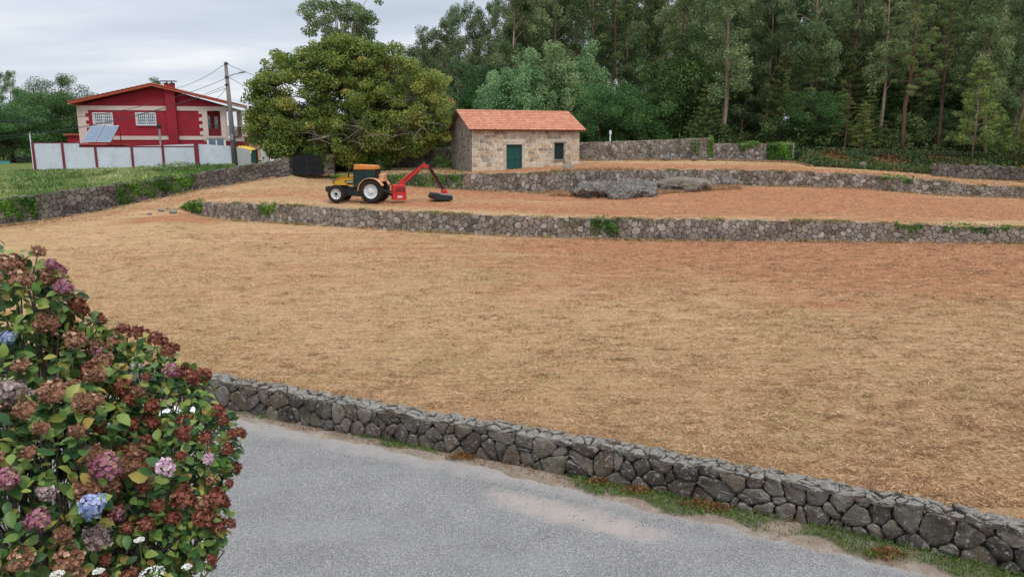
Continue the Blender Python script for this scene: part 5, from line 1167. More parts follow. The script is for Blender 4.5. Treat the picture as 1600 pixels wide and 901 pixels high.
# small bright shrubs
def putbush(key,fn_args,spots): pass
B0=bush(201,1.9,1.0,'ivy',300,.14); g=at(690,258,61.4); B0.location=(g[0],61.2,4.95); tag(B0,'bright green leafy shrub against the dark wall left of the hut','shrub')
S1=bush(202,3.2,2.0,'shrub',230,.2,26); S2=bush(203,2.4,1.7,'broad',260,.17,24); S3=bush(204,3.8,1.8,'shrub',230,.2,26)
src=[S1,S2,S3]; used=[False]*3; k_=0
for Y,p0_,p1_ in ((68.5,1120,1740),(73,905,1740),(79,905,1740),(88,640,1740),(98,640,1740),(110,640,1740),(130,600,1740)):
    px=p0_+rg.uniform(0,20)
    while px<p1_:
        i=int(rg.integers(3))
        if Y>84 and (1000<px<1075 or 1180<px<1300): px+=12; continue
        o=src[i] if not used[i] else src[i].copy()
        if used[i]: COL.objects.link(o)
        used[i]=True; X=pX(px,Y); s=rg.uniform(.75,1.2)*(1.0 if Y<80 else 1.5); Yj=Y+rg.uniform(-1.5,1.5); o.location=(X,Yj,zg(X,Yj)-.1); o.scale=(s*1.2,s*1.2,s); o.rotation_euler=(0,0,rg.uniform(0,6))
        z_=zone(px); tag(o,f'{dep(Y)} dark shrub {zt_name[z_]}','shrub',f'{dep(Y)} undergrowth shrubs {zt_name[z_]}'); px+=rg.uniform(2.2,3.6)*(1.0 if Y<80 else 1.4)/Y*F
# shrubs in the weedy plot by the fence
S4=bush(205,1.1,1.1,'weed',330,.14,18); 
for i,(px,py,s,lab) in enumerate(((222,268,.8,'small dark shrub in the weeds below the third white panel'),(270,268,1.2,'green sprawling shrub below the fence'),(296,262,.9,'leafy shrub reaching up the last white panel'),(240,272,1.0,'low bramble mound just above the ivy wall'),(165,276,1.1,'bramble mound below the second maroon post'),(120,280,1.2,'bramble mound below the left white panels'),(55,284,1.0,'round weedy bush before the left fence post'),(30,296,1.1,'dark green weed clump at the left edge above the wall'))):
    o=S4 if i==0 else S4.copy(); 
    if i: COL.objects.link(o)
    g=gat(px,py); o.location=(g[0],g[1],g[2]-.1); o.scale=(s*1.1,s,s*.7); o.rotation_euler=(0,0,i*1.3); tag(o,lab,'shrub','shrubs in the weedy plot')
# far left sheds
P=at(12,262,88); Q_=at(38,262,88); b=MB(); b.box(P[0],88,4.6,Q_[0],91,at(20,246,88)[2]); tag(b.build('ruined_wall',M['far_wall'],origin=(P[0],88,5)),'brownish low ruined wall at the far left','wall')
P=at(33,262,90); Q_=at(46,262,90); zt=at(40,241,90)[2]; sh_=thing('small_shed','small pale shed left of the panel fence','shed',(P[0],90,5)); b=MB(); b.box(P[0],90,4.8,Q_[0]+1,93,zt-.3); b.build('wall',M['concrete'],sh_,world=True); b=MB(); b.prism([(P[0]-.3,zt-.35),(Q_[0]+1.3,zt-.35),(Q_[0]+.9,zt),(P[0]+.1,zt)],89.7,93.3); b.build('roof',M['white'],sh_,world=True)
M['net']=paint('teal_net',srgb(60,150,150),.8,.2,3); P=at(-30,262,80); Q_=at(16,262,80); b=MB(); b.box(P[0],80,4.9,Q_[0],80.05,at(10,252,80)[2]); tag(b.build('windbreak_net',M['net'],origin=(P[0],80,5)),'low teal windbreak net at the far left edge','net')
# ---------------------------------------------------------------- ivy on walls
def ivy(base,top,pa,pb,f0,f1,lab,seed,dens=420,over=.2,topd=.35):
    rg=np.random.default_rng(seed); tt=base[:,0]/base[:,1]
    ta=(pa-800)/F*1.0; u,Bm=resample(np.c_[base,top[:,2]],.1); T=np.gradient(Bm[:,:2],axis=0); T/=np.linalg.norm(T,axis=1)[:,None]; Nn=np.stack([T[:,1],-T[:,0]],1)
    # pixel column of each sample
    zc=Bm[:,1]*math.cos(PITCH)+(CZ-Bm[:,2])*math.sin(PITCH); pxs=800+F*Bm[:,0]/zc; ii=np.where((pxs>=pa)&(pxs<=pb))[0]
    if len(ii)<2: return
    Lg=len(ii)*.1; H=float((Bm[ii,3]-Bm[ii,2]).mean()); n=int(dens*Lg*H*(f1-f0)+dens*.4*Lg)
    j=rg.choice(ii,n); s=rg.uniform(0,1,n); ph=seed
    edge=(u[j]-u[ii[0]])/Lg; env=np.sin(np.pi*np.clip(edge,0.02,.98))**.35
    lowf=f0+(1-env)*.5*(f1-f0)+.14*np.sin(u[j]*3.1+ph)+.08*np.sin(u[j]*8+ph); f=lowf+(f1-lowf)*s**.8
    d=rg.uniform(.03,over,n)*(0.6+.4*np.sin(u[j]*4+f*5)); top_=f>.97
    X=Bm[j,0]+Nn[j,0]*d; Y=Bm[j,1]+Nn[j,1]*d; Z=Bm[j,2]+(Bm[j,3]-Bm[j,2])*f
    X=np.where(top_,Bm[j,0]-Nn[j,0]*rg.uniform(-.1,topd,n),X); Y=np.where(top_,Bm[j,1]-Nn[j,1]*rg.uniform(-.1,topd,n),Y); Z=Z+np.where(top_,rg.uniform(0,.16,n),0)
    v,q=rhomb(np.stack([X,Y,Z],1),.09,.13,rg,.3); o=link('ivy_plant',mesh_np('ivy_plant',v,[q],M['ivy'],False,tone=np.clip(rg.normal(.5,.2,n)+.25*np.sin(u[j]*2.3),0,1)),origin=(X.mean(),Y.mean(),Z.min())); tag(o,lab,'ivy')
ivy(w4,w4t,183,222,.05,1.02,'ivy sheet on the boundary wall, left of the long hanging one',301); ivy(w4,w4t,224,306,.15,1.05,'long bright green ivy sheet covering the top of the boundary wall',302,520)
ivy(w4,w4t,-20,22,.3,1.02,'ivy at the far left edge on the boundary wall',303); ivy(w4,w4t,22,60,.0,1.0,'dark ivy clump on the boundary wall near the left edge',304)
ivy(w2,w2t,286,318,.1,1.05,'ivy tuft at the left end of the middle retaining wall',305); ivy(w2,w2t,405,432,.35,1.03,'small ivy tuft on the middle wall left of the tractor',306,260); ivy(w2,w2t,922,968,.1,1.0,'ivy patch hanging on the centre of the middle retaining wall',307,300)
def bt(rows): return basetop(rows)
ba,ta_=bt([(900,251,5.55,223.5),(1112,250.5,5.6,215.5)]); ivy(ba,ta_,1106,1128,.0,1.03,'bright ivy column at the right end of the tall grey wall',308,600,.3); ivy(ba,ta_,1076,1092,.2,.95,'thin ivy strands on the tall grey wall',309,160)
ba,ta_=bt([(1113,251,5.55,225),(1240,254,5.4,225)]); ivy(ba,ta_,1196,1238,.0,1.03,'ivy mass at the right end of the lower wall',310,600,.3); ivy(ba,ta_,1150,1186,.75,1.05,'ivy fringe along the top of the lower wall',311,400)
ivy(w2,w2t,1395,1440,.65,1.02,'moss tuft on top of the middle wall at right',312,200,.12); ivy(w2,w2t,1470,1580,.7,1.02,'moss fringe on top of the middle wall near the right edge',313,160,.12); ivy(w3,w3t,1370,1425,.7,1.02,'moss fringe on top of the upper wall at right',314,200,.12)
ivy(w3,w3t,520,725,-.1,1.06,'green weeds hanging over the upper wall behind the tractor',315,200,.25,.5)
# ---------------------------------------------------------------- grasses
def stuff_blades(name,C,w,l,mat,tone,seed,droop=-1.2,flat=0):
    rg=np.random.default_rng(seed); v,q=rhomb(C,w,l,rg,droop,flat); o=link(name,mesh_np(name,v,[q],M[mat],False,tone=tone)); tag(o,kind='stuff'); return o
def ground_A(X,Y):
    t=X/Y; y0,z0_=interp_line(fl,t); y1,z1=interp_line(w2x,t); v=(Y-y0)/(y1-y0); return z0_+(z1-z0_)*v+.035*wav(X,Y)*np.clip(np.minimum(v,1-v)*12,0,1),v
rg=np.random.default_rng(41)
n=210000; Y=12+26*rg.uniform(0,1,n)**1.5; X=Y*rg.uniform(-.62,.78,n); z,v_=ground_A(X,Y); ok=(v_>0)&(v_<1); X,Y,z=X[ok],Y[ok],z[ok]; n=len(X)
nc=11000; Yc_=12+30*rg.uniform(0,1,nc)**1.3; Xc=Yc_*rg.uniform(-.62,.8,nc); wgt=.5*np.sin(Xc*.6+Yc_*.9)+.5*np.sin(Xc*1.7-Yc_*1.3)+np.clip(Xc*.06,-.3,.6)+rg.normal(0,1.0,nc); k_=wgt>.1; Xc,Yc_=Xc[k_],Yc_[k_]; nc=len(Xc); pb=16
cx_=np.repeat(Xc,pb)+rg.normal(0,.085,nc*pb)*1.7; cy_=np.repeat(Yc_,pb)+rg.normal(0,.05,nc*pb); zc_,vc=ground_A(cx_,cy_); okc=(vc>0.005)&(vc<.995); tc_=np.clip(np.repeat(rg.choice([.04,.14,.32,.58,.78],nc,p=[.08,.22,.34,.24,.12]),pb)+rg.normal(0,.08,nc*pb),0,1)
stuff_blades('grass_clods',np.stack([cx_,cy_,zc_+rg.uniform(.01,.07,nc*pb)],1)[okc],.016,.15,'straw',tc_[okc],142,-.1,.6)
cl=.5+.5*np.sin(X*1.1+2*np.sin(Y*.8))*np.sin(Y*2.3+X*.4)
stuff_blades('cut_grass',np.stack([X,Y,z+rg.uniform(.0,.035,n)],1),.011,.13,'straw',np.clip(rg.uniform(.05,.95,n)*.8+.15*cl,0,1),42,-.05,.75)
n=52000; Y=12+22*rg.uniform(0,1,n)**1.3; X=Y*rg.uniform(-.62,.78,n); z,v_=ground_A(X,Y); msk=(np.sin(X*.7+Y*.35)+np.sin(X*.31-Y*.9+1)+np.sin(X*2.1+Y*1.3)*.7+np.sin(X*5.1-Y*4.3)*.5+rg.normal(0,.5,n))>.95; ok=(v_>0)&(v_<1)&msk; n=ok.sum()
stuff_blades('green_grass',np.stack([X,Y,z+.02],1)[ok],.012,.09,'grassy',rg.uniform(.3,1,n),43,-.8)
def along(base,top,n,d0,d1,use,zoff,rg,pr=None):
    u,Bm=resample(np.c_[base,top[:,2]],.05); T=np.gradient(Bm[:,:2],axis=0); T/=np.linalg.norm(T,axis=1)[:,None]; Nn=np.stack([T[:,1],-T[:,0]],1)
    j=rg.integers(0,len(u),n)
    if pr is not None: j=j[pr(u[j],Bm[j,0],rg)]
    d=rg.uniform(d0,d1,len(j)); return np.stack([Bm[j,0]+Nn[j,0]*d,Bm[j,1]+Nn[j,1]*d,Bm[j,2 if use=='base' else 3]+rg.uniform(-.02,.05,len(j))+zoff],1),j,Bm,d
cm=lambda a:(lambda u,x,r_:(np.sin(u*1.3)+np.sin(u*2.9+1)+np.sin(u*.6+2)+.6*np.sin(u*7))+r_.normal(0,.5,len(u))>a)
allC=[];allT=[]
for (b_,t_,n) in ((w2,w2t,15000),(w3,w3t,15000)):
    for (d0,d1,use,zo) in ((-.35,.04,'top',.0),(.02,.28,'base',.02)):
        C,_,_,_=along(b_,t_,n,d0,d1,use,zo,rg,cm(-.2)); allC.append(C); allT.append(rg.uniform(0,1,len(C)))
C,_,_,_=along(w4,w4t,14000,.02,.4,'base',.02,rg,cm(-.3)); allC.append(C); allT.append(rg.uniform(0,1,len(C)))
C=np.concatenate(allC); stuff_blades('dry_fringe_grass',C,.022,.20,'straw',np.concatenate(allT),44,-1.0)
allC=[]
for (b_,t_,n,use,d0,d1) in ((w2,w2t,9000,'top',-.3,.1),(w2,w2t,9000,'base',.02,.25),(w3,w3t,9000,'top',-.3,.1),(w3,w3t,6000,'base',.02,.2),(w4,w4t,9000,'base',.02,.3)):
    C,_,_,_=along(b_,t_,n,d0,d1,use,.02,rg,cm(.9)); allC.append(C)
C=np.concatenate(allC); stuff_blades('green_fringe_grass',C,.03,.2,'grassy',rg.uniform(0,.7,len(C)),45,-.9)
# fringe at the roadside wall: field edge and verge
C,_,_,_=along(w1,w1t,16000,-.75,-.36,'top',-.02,rg,cm(-.8)); stuff_blades('field_edge_grass',C,.009,.14,'straw',rg.uniform(.1,.9,len(C)),46,-.7)
C1,j,Bm,d=along(w1,w1t,95000,.03,.85,'base',.04,rg); x=Bm[j,0]; u=j*.05
wv=np.interp(x,[-10,-4,-1,1,2.5,4,5,9],[.22,.28,.25,.38,.6,.62,.6,.72]); pat=np.sin(u*1.1)+np.sin(u*2.7+1)+.6*np.sin(u*6.1+d*5)+np.interp(x,[-9,-4.5,-3.6,-2.2,-1.4,.5,1.6,9],[-1.6,-.9,1.3,.8,-1.2,-.6,1.8,2.2])+rg.normal(0,.5,len(x))-.75
ok=(d<wv*(1+.25*np.sin(u*3.7)))&(pat>.0); stuff_blades('verge_grass',C1[ok]+np.array([0,0,.03]),.013,.13,'grassy',np.clip(rg.normal(.42,.22,ok.sum()),0,1),47,-1.0)
ok=(d<wv*1.2)&(pat<.1)&(rg.uniform(0,1,len(d))<.28); stuff_blades('dead_leaves',C1[ok],.02,.06,'fern',rg.uniform(0,.9,ok.sum()),48,0,.7)
C_,_,_,dd_=along(w1,w1t,9000,.35,2.2,'base',-.035,rg); kp=rg.uniform(0,1,len(dd_))<np.exp(-(dd_-.35)*2.4)*.55; C_=C_[kp]; C_[:,2]=.016; stuff_blades('road_litter',C_,.014,.045,'fern',rg.uniform(.1,1,len(C_)),148,0,.85)
n=900; C_,_,_,dd_=along(w1,w1t,n,.45,1.6,'base',0,rg); gv=MB()
for q_ in C_:
    r_=rg.uniform(.006,.017); a=rg.uniform(0,3); gv.add([(q_[0]+r_*math.cos(a+k_*2.1),q_[1]+r_*math.sin(a+k_*2.1),.004) for k_ in range(3)]+[(q_[0],q_[1],.004+r_)],[(0,1,3),(1,2,3),(2,0,3)])
tag(gv.build('gravel',M['rock2']),kind='stuff')
C_,_,_,_=along(w1,w1t,7000,-.44,-.1,'top',-.005,rg,cm(1.0)); stuff_blades('wall_top_grass',C_,.012,.10,'straw',rg.uniform(0,.8,len(C_)),149,-.3,.3)
C_,_,_,_=along(w1,w1t,5000,-.5,-.2,'top',.0,rg,cm(1.9)); stuff_blades('wall_top_weeds',C_,.016,.13,'grassy',rg.uniform(.1,.8,len(C_)),150,-.9)
for i,(px,py) in enumerate(((722,712),(995,765),(1090,786),(1120,792),(1385,862),(940,752))):
    c=atz(px,py,.1); n=420; a=rg.uniform(0,6.28,n); r_=rg.uniform(0,.28,n)**1; C=np.stack([c[0]+np.cos(a)*r_*1.3,c[1]+np.sin(a)*r_*.6,.06+.16*rg.uniform(0,1,n)*(1-r_*2.5)],1)
    v,q=rhomb(C,.018,.09,rg,-.2); o=link('dead_fern',mesh_np('dead_fern',v,[q],M['fern'],False,tone=rg.uniform(0,.8,n)),origin=(c[0],c[1],.05)); tag(o,'dry orange fern in the verge, '+['beside the narrow left part of the verge','at the left end of the green grass','left one of the pair mid verge','right one of the pair mid verge','nearest the right edge','small one at the wall foot left of the grass'][i],'fern','dry ferns along the wall foot')
def litter(la,lb,n,t0,t1,seed,name,lines='straw',tt=None):
    r_=np.random.default_rng(seed); t=r_.uniform(t0,t1,n); y0,z0_=interp_line(la,t); y1,z1=interp_line(lb,t); k=r_.uniform(0,1,n); Y=y0+(y1-y0)*k; X=t*Y; row=np.sin(Y*5+np.sin(X*.3)*2)+np.sin(Y*2.3+X*.15)+r_.normal(0,.7,n); ok=row>-.2
    stuff_blades(name,np.stack([X,Y,z0_+(z1-z0_)*k+.03+r_.uniform(0,.05,n)],1)[ok],.02,.24,lines,np.clip(r_.choice([.12,.35,.6,.85],ok.sum(),p=[.25,.3,.25,.2])+r_.normal(0,.08,ok.sum()),0,1),seed,-.05,.8)
litter(w2tx,np.vstack([w4,w3x]),26000,-.66,.85,401,'terrace_litter'); litter(w3tx,L5,16000,TS+.01,.85,402,'upper_terrace_litter')
n=26000; Y=rg.uniform(30,48,n); X=Y*rg.uniform(-.66,.8,n); z,v_=ground_A(X,Y); ok=(v_>0)&(v_<1)&((np.sin(Y*4+np.sin(X*.25)*2)+rg.normal(0,.8,n))>-.1); stuff_blades('far_field_litter',np.stack([X,Y,z+.02],1)[ok],.018,.22,'straw',np.clip(rg.choice([.12,.35,.6,.85],ok.sum(),p=[.25,.3,.25,.2]),0,1),403,-.05,.8)
# weeds on the neighbour's plot
n=60000; t=rg.uniform(-.95,-.37,n); y0,z0_=interp_line(w4b,t); y1,z1=interp_line(FB,t); k=rg.uniform(0,1,n)**.8; Y=y0+(y1-y0)*k; X=t*Y; Z=z0_+(z1-z0_)*k; hh_=(.15+.3*(.5+.5*np.sin(X*.9+Y*.7))*(.5+.5*np.sin(X*2.3-Y*1.1)))*np.where(k>.8,.45,1); tone=np.clip(.45+.25*np.sin(X*.5+Y*.4)+.3*(X<-29)*np.sin(Y*1.1)**2+rg.normal(0,.2,n),0,1)
stuff_blades('tall_weeds',np.stack([X,Y,Z+rg.uniform(0,1,n)*hh_],1),.05,.34,'weed',tone,49,-1.4)
# bracken and brambles on the bank before the wood
n=52000; px=rg.uniform(1238,1900,n); t=(px-800)/F*.985; y0,z0_=interp_line(L5,t); y1,z1=interp_line(L6,t); k=rg.uniform(.05,2.2,n); Y=y0+(y1-y0)*k; X=t*Y; Z=np.where(k<1,z0_+(z1-z0_)*k,z1); hh_=(.15+.75*np.clip(k,0,1))*(.45+.55*np.sin(X*1.3+Y)**2); tone=np.clip(.45+.35*np.sin(X*.8+Y*1.3)+rg.normal(0,.2,n),0,1); brown=(np.sin(X*1.7)+np.sin(Y*2.1+X)+rg.normal(0,.6,n))>.75
C=np.stack([X,Y,Z+rg.uniform(0,1,n)*hh_],1); stuff_blades('brambles',C[~brown],.09,.2,'shrub',tone[~brown],50,-.1); stuff_blades('bracken',C[brown],.07,.2,'fern',tone[brown]*.9,51,.0)
n=9000; t=rg.uniform(.08,.40,n); y0,z0_=interp_line(L5,t); X=t*(y0+.0); C=np.stack([X,y0-rg.uniform(.05,.5,n),z0_+rg.uniform(0,.12,n)],1); stuff_blades('wall_foot_grass',C,.03,.16,'straw',rg.uniform(0,.7,n),52,-.6)
# dry grass over the outcrop
n=20000; px=rg.uniform(860,1160,n); py=rg.uniform(296,318,n); Yg=np.interp(px,[860,960,1060,1150],[49.6,48.4,50.6,53.5])-rg.uniform(-1.8,.9,n); X=(px-800)/F*Yg*.99; C=np.stack([X,Yg,np.array([zg(a,b_) for a,b_ in zip(X,Yg)])+rg.uniform(0,.2,n)],1); stuff_blades('outcrop_grass',C,.03,.24,'straw',rg.uniform(0,.6,n),53,-.8)
# ---------------------------------------------------------------- garden corner under the camera
M['whitewall']=paint('white_garden_wall',srgb(226,224,220),.85,.1,1.5,.1,0,.3)
b=MB(); b.box(-14,-6,-.3,-2.95,5.95,3.35); tag(b.build('garden_bank',M['garden_soil']),kind='structure')
b=MB(); b.box(-14,5.96,-.5,-3.03,6.2,4.05); b.box(-3.0,-6,-.5,-2.8,6.2,3.85); b.box(-3.02,5.97,3.855,-2.78,6.21,4.66); b.box(-3.05,5.94,4.665,-2.75,6.24,4.72); tag(b.build('garden_wall',M['whitewall'],bevel=.01,origin=(-3,6,0)),'white garden wall with corner post half hidden behind the hydrangeas','garden wall')
# ---------------------------------------------------------------- hydrangeas
M['hleaf']=leaf_mat('hydrangea_leaves',st((40,70,42),(62,94,50),(92,122,60),(130,148,74),(168,156,82),(170,132,78)),.18,.38)
def flmat(n,*c): return leaf_mat(n,st(*c),.18,.6)
FM={'tan':flmat('tan_florets',(84,52,40),(134,92,66),(172,130,96),(150,94,88),(202,170,136)),'red':flmat('dark_red_florets',(70,36,30),(108,54,42),(140,82,62),(122,58,54),(166,116,86)),
 'pink':flmat('pink_florets',(116,56,76),(150,84,112),(176,118,142),(146,96,72),(188,150,152)),'mauve':flmat('pale_pink_florets',(176,130,160),(206,170,190),(222,200,206),(196,150,160)),
 'blue':flmat('blue_florets',(112,132,180),(146,164,206),(176,192,224),(190,184,214)),'grey':flmat('skeletal_florets',(120,96,96),(158,136,134),(186,168,162),(140,110,100))}
def head(kind,r,n,seed,pet,open_=.35):
    rg=np.random.default_rng(seed); V=[];Fq=[];T=[]
    for k in range(n):
        z=1-1.45*(k+.5)/n; a=k*2.39996; s=math.sqrt(max(0,1-z*z)); nrm=np.array([math.cos(a)*s,math.sin(a)*s,z])+rg.normal(0,.12,3); nrm/=np.linalg.norm(nrm); c=nrm*r*(rg.uniform(.62,1.12) if open_>.3 else rg.uniform(.82,1.06))*(1+.13*math.sin(3*a+seed)*s+.10*math.sin(5*z+seed))*np.array([1,1,.72])
        nn=nrm+rg.normal(0,open_,3); nn/=np.linalg.norm(nn); u=np.cross(nn,unit(1,rg)[0]); u/=np.linalg.norm(u); w=np.cross(nn,u); t0=rg.uniform(0,1)
        for i in range(4):
            an=i*math.pi/2; d=u*math.cos(an)+w*math.sin(an); e=-u*math.sin(an)+w*math.cos(an); b0=len(V); L_=pet*rg.uniform(.8,1.15); up=nn*L_*rg.uniform(.05,.5 if open_>.3 else .25)
            V+=[c,c+d*L_*.55+e*L_*.46+up*.6,c+d*L_+up,c+d*L_*.55-e*L_*.46+up*.6]; Fq.append((b0,b0+1,b0+2,b0+3)); T.append(np.clip(t0+rg.normal(0,.12),0,1))
    return mesh_np(kind+'_flower_head',V,[np.array(Fq)],FM[kind],False,tone=T)
HM={k:[head(k,.082,105,500+i*7+j,.021,.5 if k in('tan','grey') else .3) for j in range(2)] for i,k in enumerate(('tan','pink','mauve','blue','grey'))}
HM['red']=[head('red',.058,70,600+j,.020,.6) for j in range(3)]; HM['redbig']=[head('red',.075,95,620+j,.021,.6) for j in range(2)]
def leaves(C,D,Nn,Lg,rg):
    """ovate folded leaves: C base points, D direction, Nn face normal"""
    n=len(C); D=D/np.linalg.norm(D,axis=1)[:,None]; Sd=np.cross(D,Nn); Sd/=np.linalg.norm(Sd,axis=1)[:,None]+1e-9; Nn=np.cross(Sd,D); L_=Lg[:,None]; w=L_*rg.uniform(.30,.40,n)[:,None]; dr=rg.uniform(.0,.42,n)[:,None]*L_
    P=lambda f,s,h:C+D*L_*f+Sd*w*s+Nn*(h*L_-dr*f*f)
    V=np.stack([P(0,0,0),P(.33,0,-.02),P(.7,0,-.02),P(1.03,0,-.03),P(.18,.72,.05),P(.48,1.0,.08),P(.80,.62,.05),P(.18,-.72,.05),P(.48,-1.0,.08),P(.80,-.62,.05)],1).reshape(-1,3)
    b=np.arange(n)[:,None]*10
    tri=np.concatenate([b+np.array([[0,4,1]]),b+np.array([[0,1,7]]),b+np.array([[2,6,3]]),b+np.array([[2,3,9]])]); qd=np.concatenate([b+np.array([[1,4,5,2]]),b+np.array([[1,2,8,7]])])
    tri2=np.concatenate([b+np.array([[2,5,6]]),b+np.array([[2,9,8]])]); return V,qd,np.concatenate([tri,tri2])
def hydrangea(label,spheres,nheads,kinds,probs,seed,extra,nleaf,base,lsz=(.09,.15)):
    rg=np.random.default_rng(seed); root=thing('hydrangea_bush',label,'hydrangea',base); B=np.array(base)
    sp=[(at(px,py,Y),r) for px,py,Y,r in spheres]; camp=np.array([0,0,CZ])
    def inside(p,skip,m=.93): return any(i!=skip and np.linalg.norm(p-c)<r*m for i,(c,r) in enumerate(sp))
    def vis(p): return True
    pts=[];tries=0; area=np.array([r*r for _,r in sp]); area/=area.sum()
    mind=.135
    while len(pts)<nheads and tries<30000:
        tries+=1; i=rg.choice(len(sp),p=area); c,r=sp[i]; d=unit(1,rg)[0]
        v=(camp-c)/np.linalg.norm(camp-c)
        if d@v<-.25 : continue
        if d[2]<-.75: continue
        p=c+d*r*rg.uniform(.93,1.08)
        if inside(p,i): continue
        if p[2]<3.3: continue
        md=mind*(.75 if kinds[0]=='red' else 1)
        if tries>12000: md*=.8
        if any(np.linalg.norm(p-q[0])<md for q in pts): continue
        pts.append((p,d,rg.choice(kinds,p=probs)))
    for (px,py,Y,kd) in extra:
        p=at(px,py,Y); d=(p-sp[0][0]); d/=np.linalg.norm(d); pts=[q for q in pts if np.linalg.norm(q[0]-p)>.10]; pts.append((p,d,kd))
    stem=MB(); LC=[];LD=[];LN=[]
    for (p,d,kd) in pts:
        me=HM[kd][int(rg.integers(len(HM[kd])))]; o=bpy.data.objects.new('flower_head',me); COL.objects.link(o); o.parent=root; o.location=[float(x) for x in p-B]
        dd=d*.8+np.array([0,0,.7])+rg.normal(0,.15,3)+ (camp-p)/np.linalg.norm(camp-p)*.35; o.rotation_euler=Vector([float(x) for x in dd]).to_track_quat('Z','Y').to_euler(); s=rg.uniform(.5,1.02)*(.8 if kd in('mauve','blue') else 1); o.scale=(s,s,s*rg.uniform(.8,1.0))
        o['label']={'tan':'dried tan flower head','pink':'pink fading flower head','mauve':'pale pink flower head','blue':'blue flower head','grey':'grey withered flower head','red':'dark red-brown flower head','redbig':'large dark red-brown flower head'}[kd]
        q0=B+np.array([rg.normal(0,.22),rg.normal(0,.25),-.1]); dn=dd/np.linalg.norm(dd); m_=(q0+p)/2+np.array([0,0,-.05])+rg.normal(0,.08,3); stem.tube([q0-B,m_-B,p-dn*.22-B,p-dn*.02-B],[.009,.007,.005,.004],5,False)
        for lv in range(3):
            off_=.06+.10*lv; a0=rg.uniform(0,6.28)
            for s2 in (0,math.pi):
                u=np.cross(dn,[.3,.2,.9]); u/=np.linalg.norm(u); w=np.cross(dn,u); a=a0+s2+lv*1.57; dr=u*math.cos(a)+w*math.sin(a); LC.append(p-dn*off_+dr*.02); LD.append(dr+dn*rg.uniform(-.1,.5)+rg.normal(0,.15,3)); LN.append(dn+rg.normal(0,.3,3))
    # filling leaves in the shell
    k=0
    while k<nleaf:
        i=rg.choice(len(sp),p=area); c,r=sp[i]; d=unit(1,rg)[0]; p=c+d*r*rg.uniform(.55,.99)
        if inside(p,i,.75) or p[2]<3.25: continue
        LC.append(p); dd=d+rg.normal(0,.6,3)-np.array([0,0,.2]); LD.append(dd); LN.append(d+np.array([0,0,.6])+rg.normal(0,.45,3)); k+=1
    for k in range(110):
        i=rg.choice(len(sp),p=area); c,r=sp[i]; p=c+unit(1,rg)[0]*r*.9; q0=B+np.array([rg.normal(0,.3),rg.normal(0,.3),-.1]); stem.tube([q0-B,(q0+p)/2+rg.normal(0,.14,3)-B,p-B],[.009,.007,.004],5,False)
    C=np.array(LC);D=np.array(LD);Nn=np.array(LN); V,qd,tr=leaves(C-B,D,Nn,rg.uniform(lsz[0],lsz[1],len(C)),rg)
    t=np.clip(rg.normal(.37,.2,len(C))+(rg.uniform(0,1,len(C))<.07)*.45,0,1); tone=np.r_[np.tile(t,2),np.tile(t,6)]
    link('foliage',mesh_np('hydrangea_foliage',V,[qd,tr],M['hleaf'],True,tone=tone),root)
    stem.build('stems',M['bark_oak'],root,smooth=True)
SA=[(-25,505,5.35,.60),(52,480,5.3,.30),(60,590,5.15,.42),(-60,650,4.9,.62),(95,725,4.6,.50),(40,830,4.3,.52),(-60,850,4.3,.5),(150,660,4.95,.38)]
hydrangea('left hydrangea bush with large tan, pink and a few blue flower heads',SA,97,['tan','pink','grey','mauve','redbig'],[.70,.10,.07,.02,.11],71,
 [(60,393,5.3,'tan'),(80,412,5.25,'pink'),(100,448,5.2,'pink'),(12,528,4.95,'blue'),(143,790,4.1,'blue'),(258,729,4.35,'mauve'),(5,745,4.2,'mauve'),(150,712,4.4,'tan'),(128,630,4.5,'tan'),(40,415,5.3,'tan'),(22,412,5.3,'tan'),(165,728,4.35,'pink'),(20,612,4.5,'grey')],3600,(-3.5,5.0,3.35),(.055,.112))
SB=[(215,600,5.3,.36),(262,640,5.25,.34),(190,680,5.1,.42),(300,700,5.05,.34),(248,770,4.85,.42),(290,830,4.75,.30),(200,860,4.6,.42),(130,540,5.5,.24)]
hydrangea('right hydrangea bush with many small dark red-brown heads overhanging the road',SB,97,['red','redbig','tan','pink'],[.64,.17,.15,.04],72,
 [(268,578,5.1,'pink'),(325,716,4.75,'mauve'),(356,700,4.9,'red'),(350,655,5.0,'red'),(300,590,5.2,'red'),(358,755,4.9,'red'),(340,818,4.7,'red'),(215,520,5.4,'redbig'),(190,515,5.4,'redbig'),(245,530,5.35,'redbig'),(262,548,5.3,'red')],3300,(-3.25,5.3,3.35),(.045,.09))
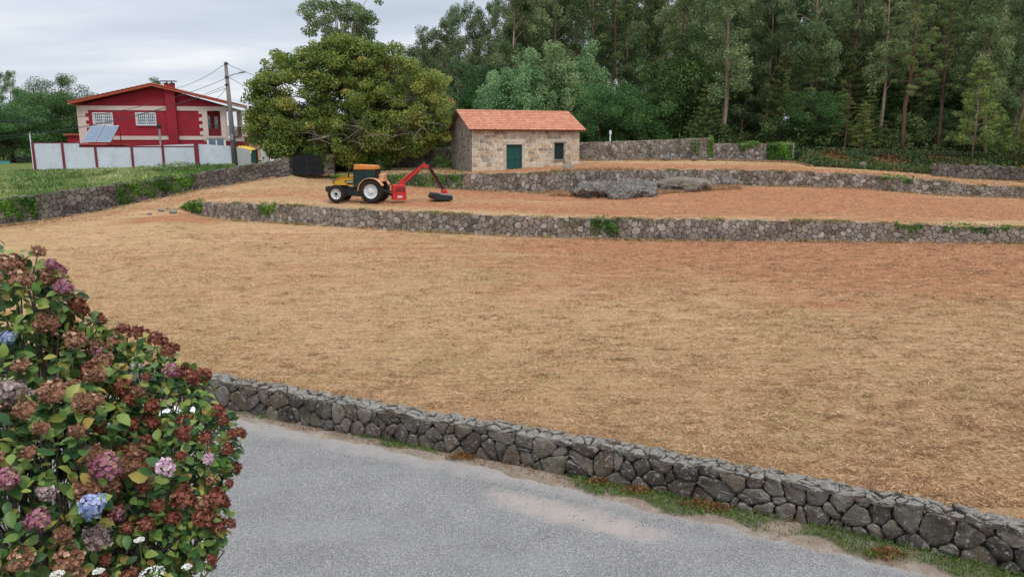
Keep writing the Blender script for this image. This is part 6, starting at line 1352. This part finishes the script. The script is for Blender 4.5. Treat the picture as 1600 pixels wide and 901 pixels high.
# wild grass stalks and white umbels in front
M['umbel']=flmat('white_florets',(220,220,210),(240,240,234)); M['stalk']=leaf_mat('grass_stalks',st((96,120,60),(140,150,84),(186,176,120)),.2,.5)
rg=np.random.default_rng(91)
for i,(px,py,Y,s) in enumerate(((218,844,3.9,.03),(154,893,3.7,.03),(292,886,4.0,.03),(90,897,3.6,.035),(238,893,3.75,.07))):
    p=at(px,py,Y); base=np.array([p[0]+rg.uniform(-.15,.1),p[1]+.1,3.35]); r0=thing('wild_carrot','white umbel flower on a thin stalk before the hydrangeas, '+['highest one','below the blue head','rightmost one by the road','leftmost one','widest one'][i],'wildflower',base)
    b=MB(); b.tube([(0,0,0),tuple((p-base)*.5+np.array([.02,0,0])),tuple(p-base)],[.003,.0025,.002],5); b.build('stem',M['stalk'],r0)
    n=170; a=rg.uniform(0,6.28,n); r_=s*np.sqrt(rg.uniform(0,1,n)); C=np.stack([np.cos(a)*r_,np.sin(a)*r_,.012-.25*r_*r_/s+rg.normal(0,.002,n)],1)+(p-base); v,q=rhomb(C,.007,.009,rg,0,.6); link('umbel',mesh_np('umbel',v,[q],M['umbel'],False,tone=rg.uniform(0,1,n)),r0)
V=[];Fq=[];T=[]
for k in range(46):
    px=rg.uniform(10,330) if k>8 else [120,122,146,250,265,180,205,315,300][k]; Y=rg.uniform(3.3,3.9); base=np.array([pX(px,Y,3.4),Y,3.3]); top=base+np.array([rg.uniform(-.35,.45),rg.uniform(-.1,.2),rg.uniform(.5,.95)]); m_=(base+top)/2+np.array([0,0,.15]); w=rg.uniform(.0012,.003); t=rg.uniform(0,1)
    pr=None
    for i in range(9):
        f=i/8; q=base*(1-f)**2+2*m_*f*(1-f)+top*f*f; ww=w*(1-.7*f); a=np.array([ww,0,0]); c=np.array([0,ww,0]); ring=[q+a,q+c,q-a,q-c]; b0=len(V); V+=ring
        if pr is not None:
            for j in range(4): Fq.append((pr+j,pr+(j+1)%4,b0+(j+1)%4,b0+j)); T.append(t)
        pr=b0
tag(link('tall_grass',mesh_np('tall_grass',V,[np.array(Fq)],M['stalk'],True,tone=T)),kind='stuff')
for k,e in PR.items():
    if not e[1]:
        for c in list(e[0].children): bpy.data.objects.remove(c)
        bpy.data.objects.remove(e[0])
print('objects',len(bpy.data.objects),'deep trees',cnt)

# tell apart the few that still share a label, by their order from the left
from collections import defaultdict
D_=defaultdict(list)
for o in bpy.data.objects:
    if 'category' in o.keys() and 'label' in o.keys(): D_[o['label']].append(o)
for lb,os_ in D_.items():
    n=len(os_)
    if 2<=n<=6:
        os_.sort(key=lambda o:o.location.x/max(1,o.location.y)); nm=['','',['left one','right one'],['left one','middle one','right one']][n] if n<4 else ['first','second','third','fourth','fifth','sixth'][:n]
        for o,w_ in zip(os_,nm):
            o['label']=lb+', '+(w_ if n<4 else w_+' from left')
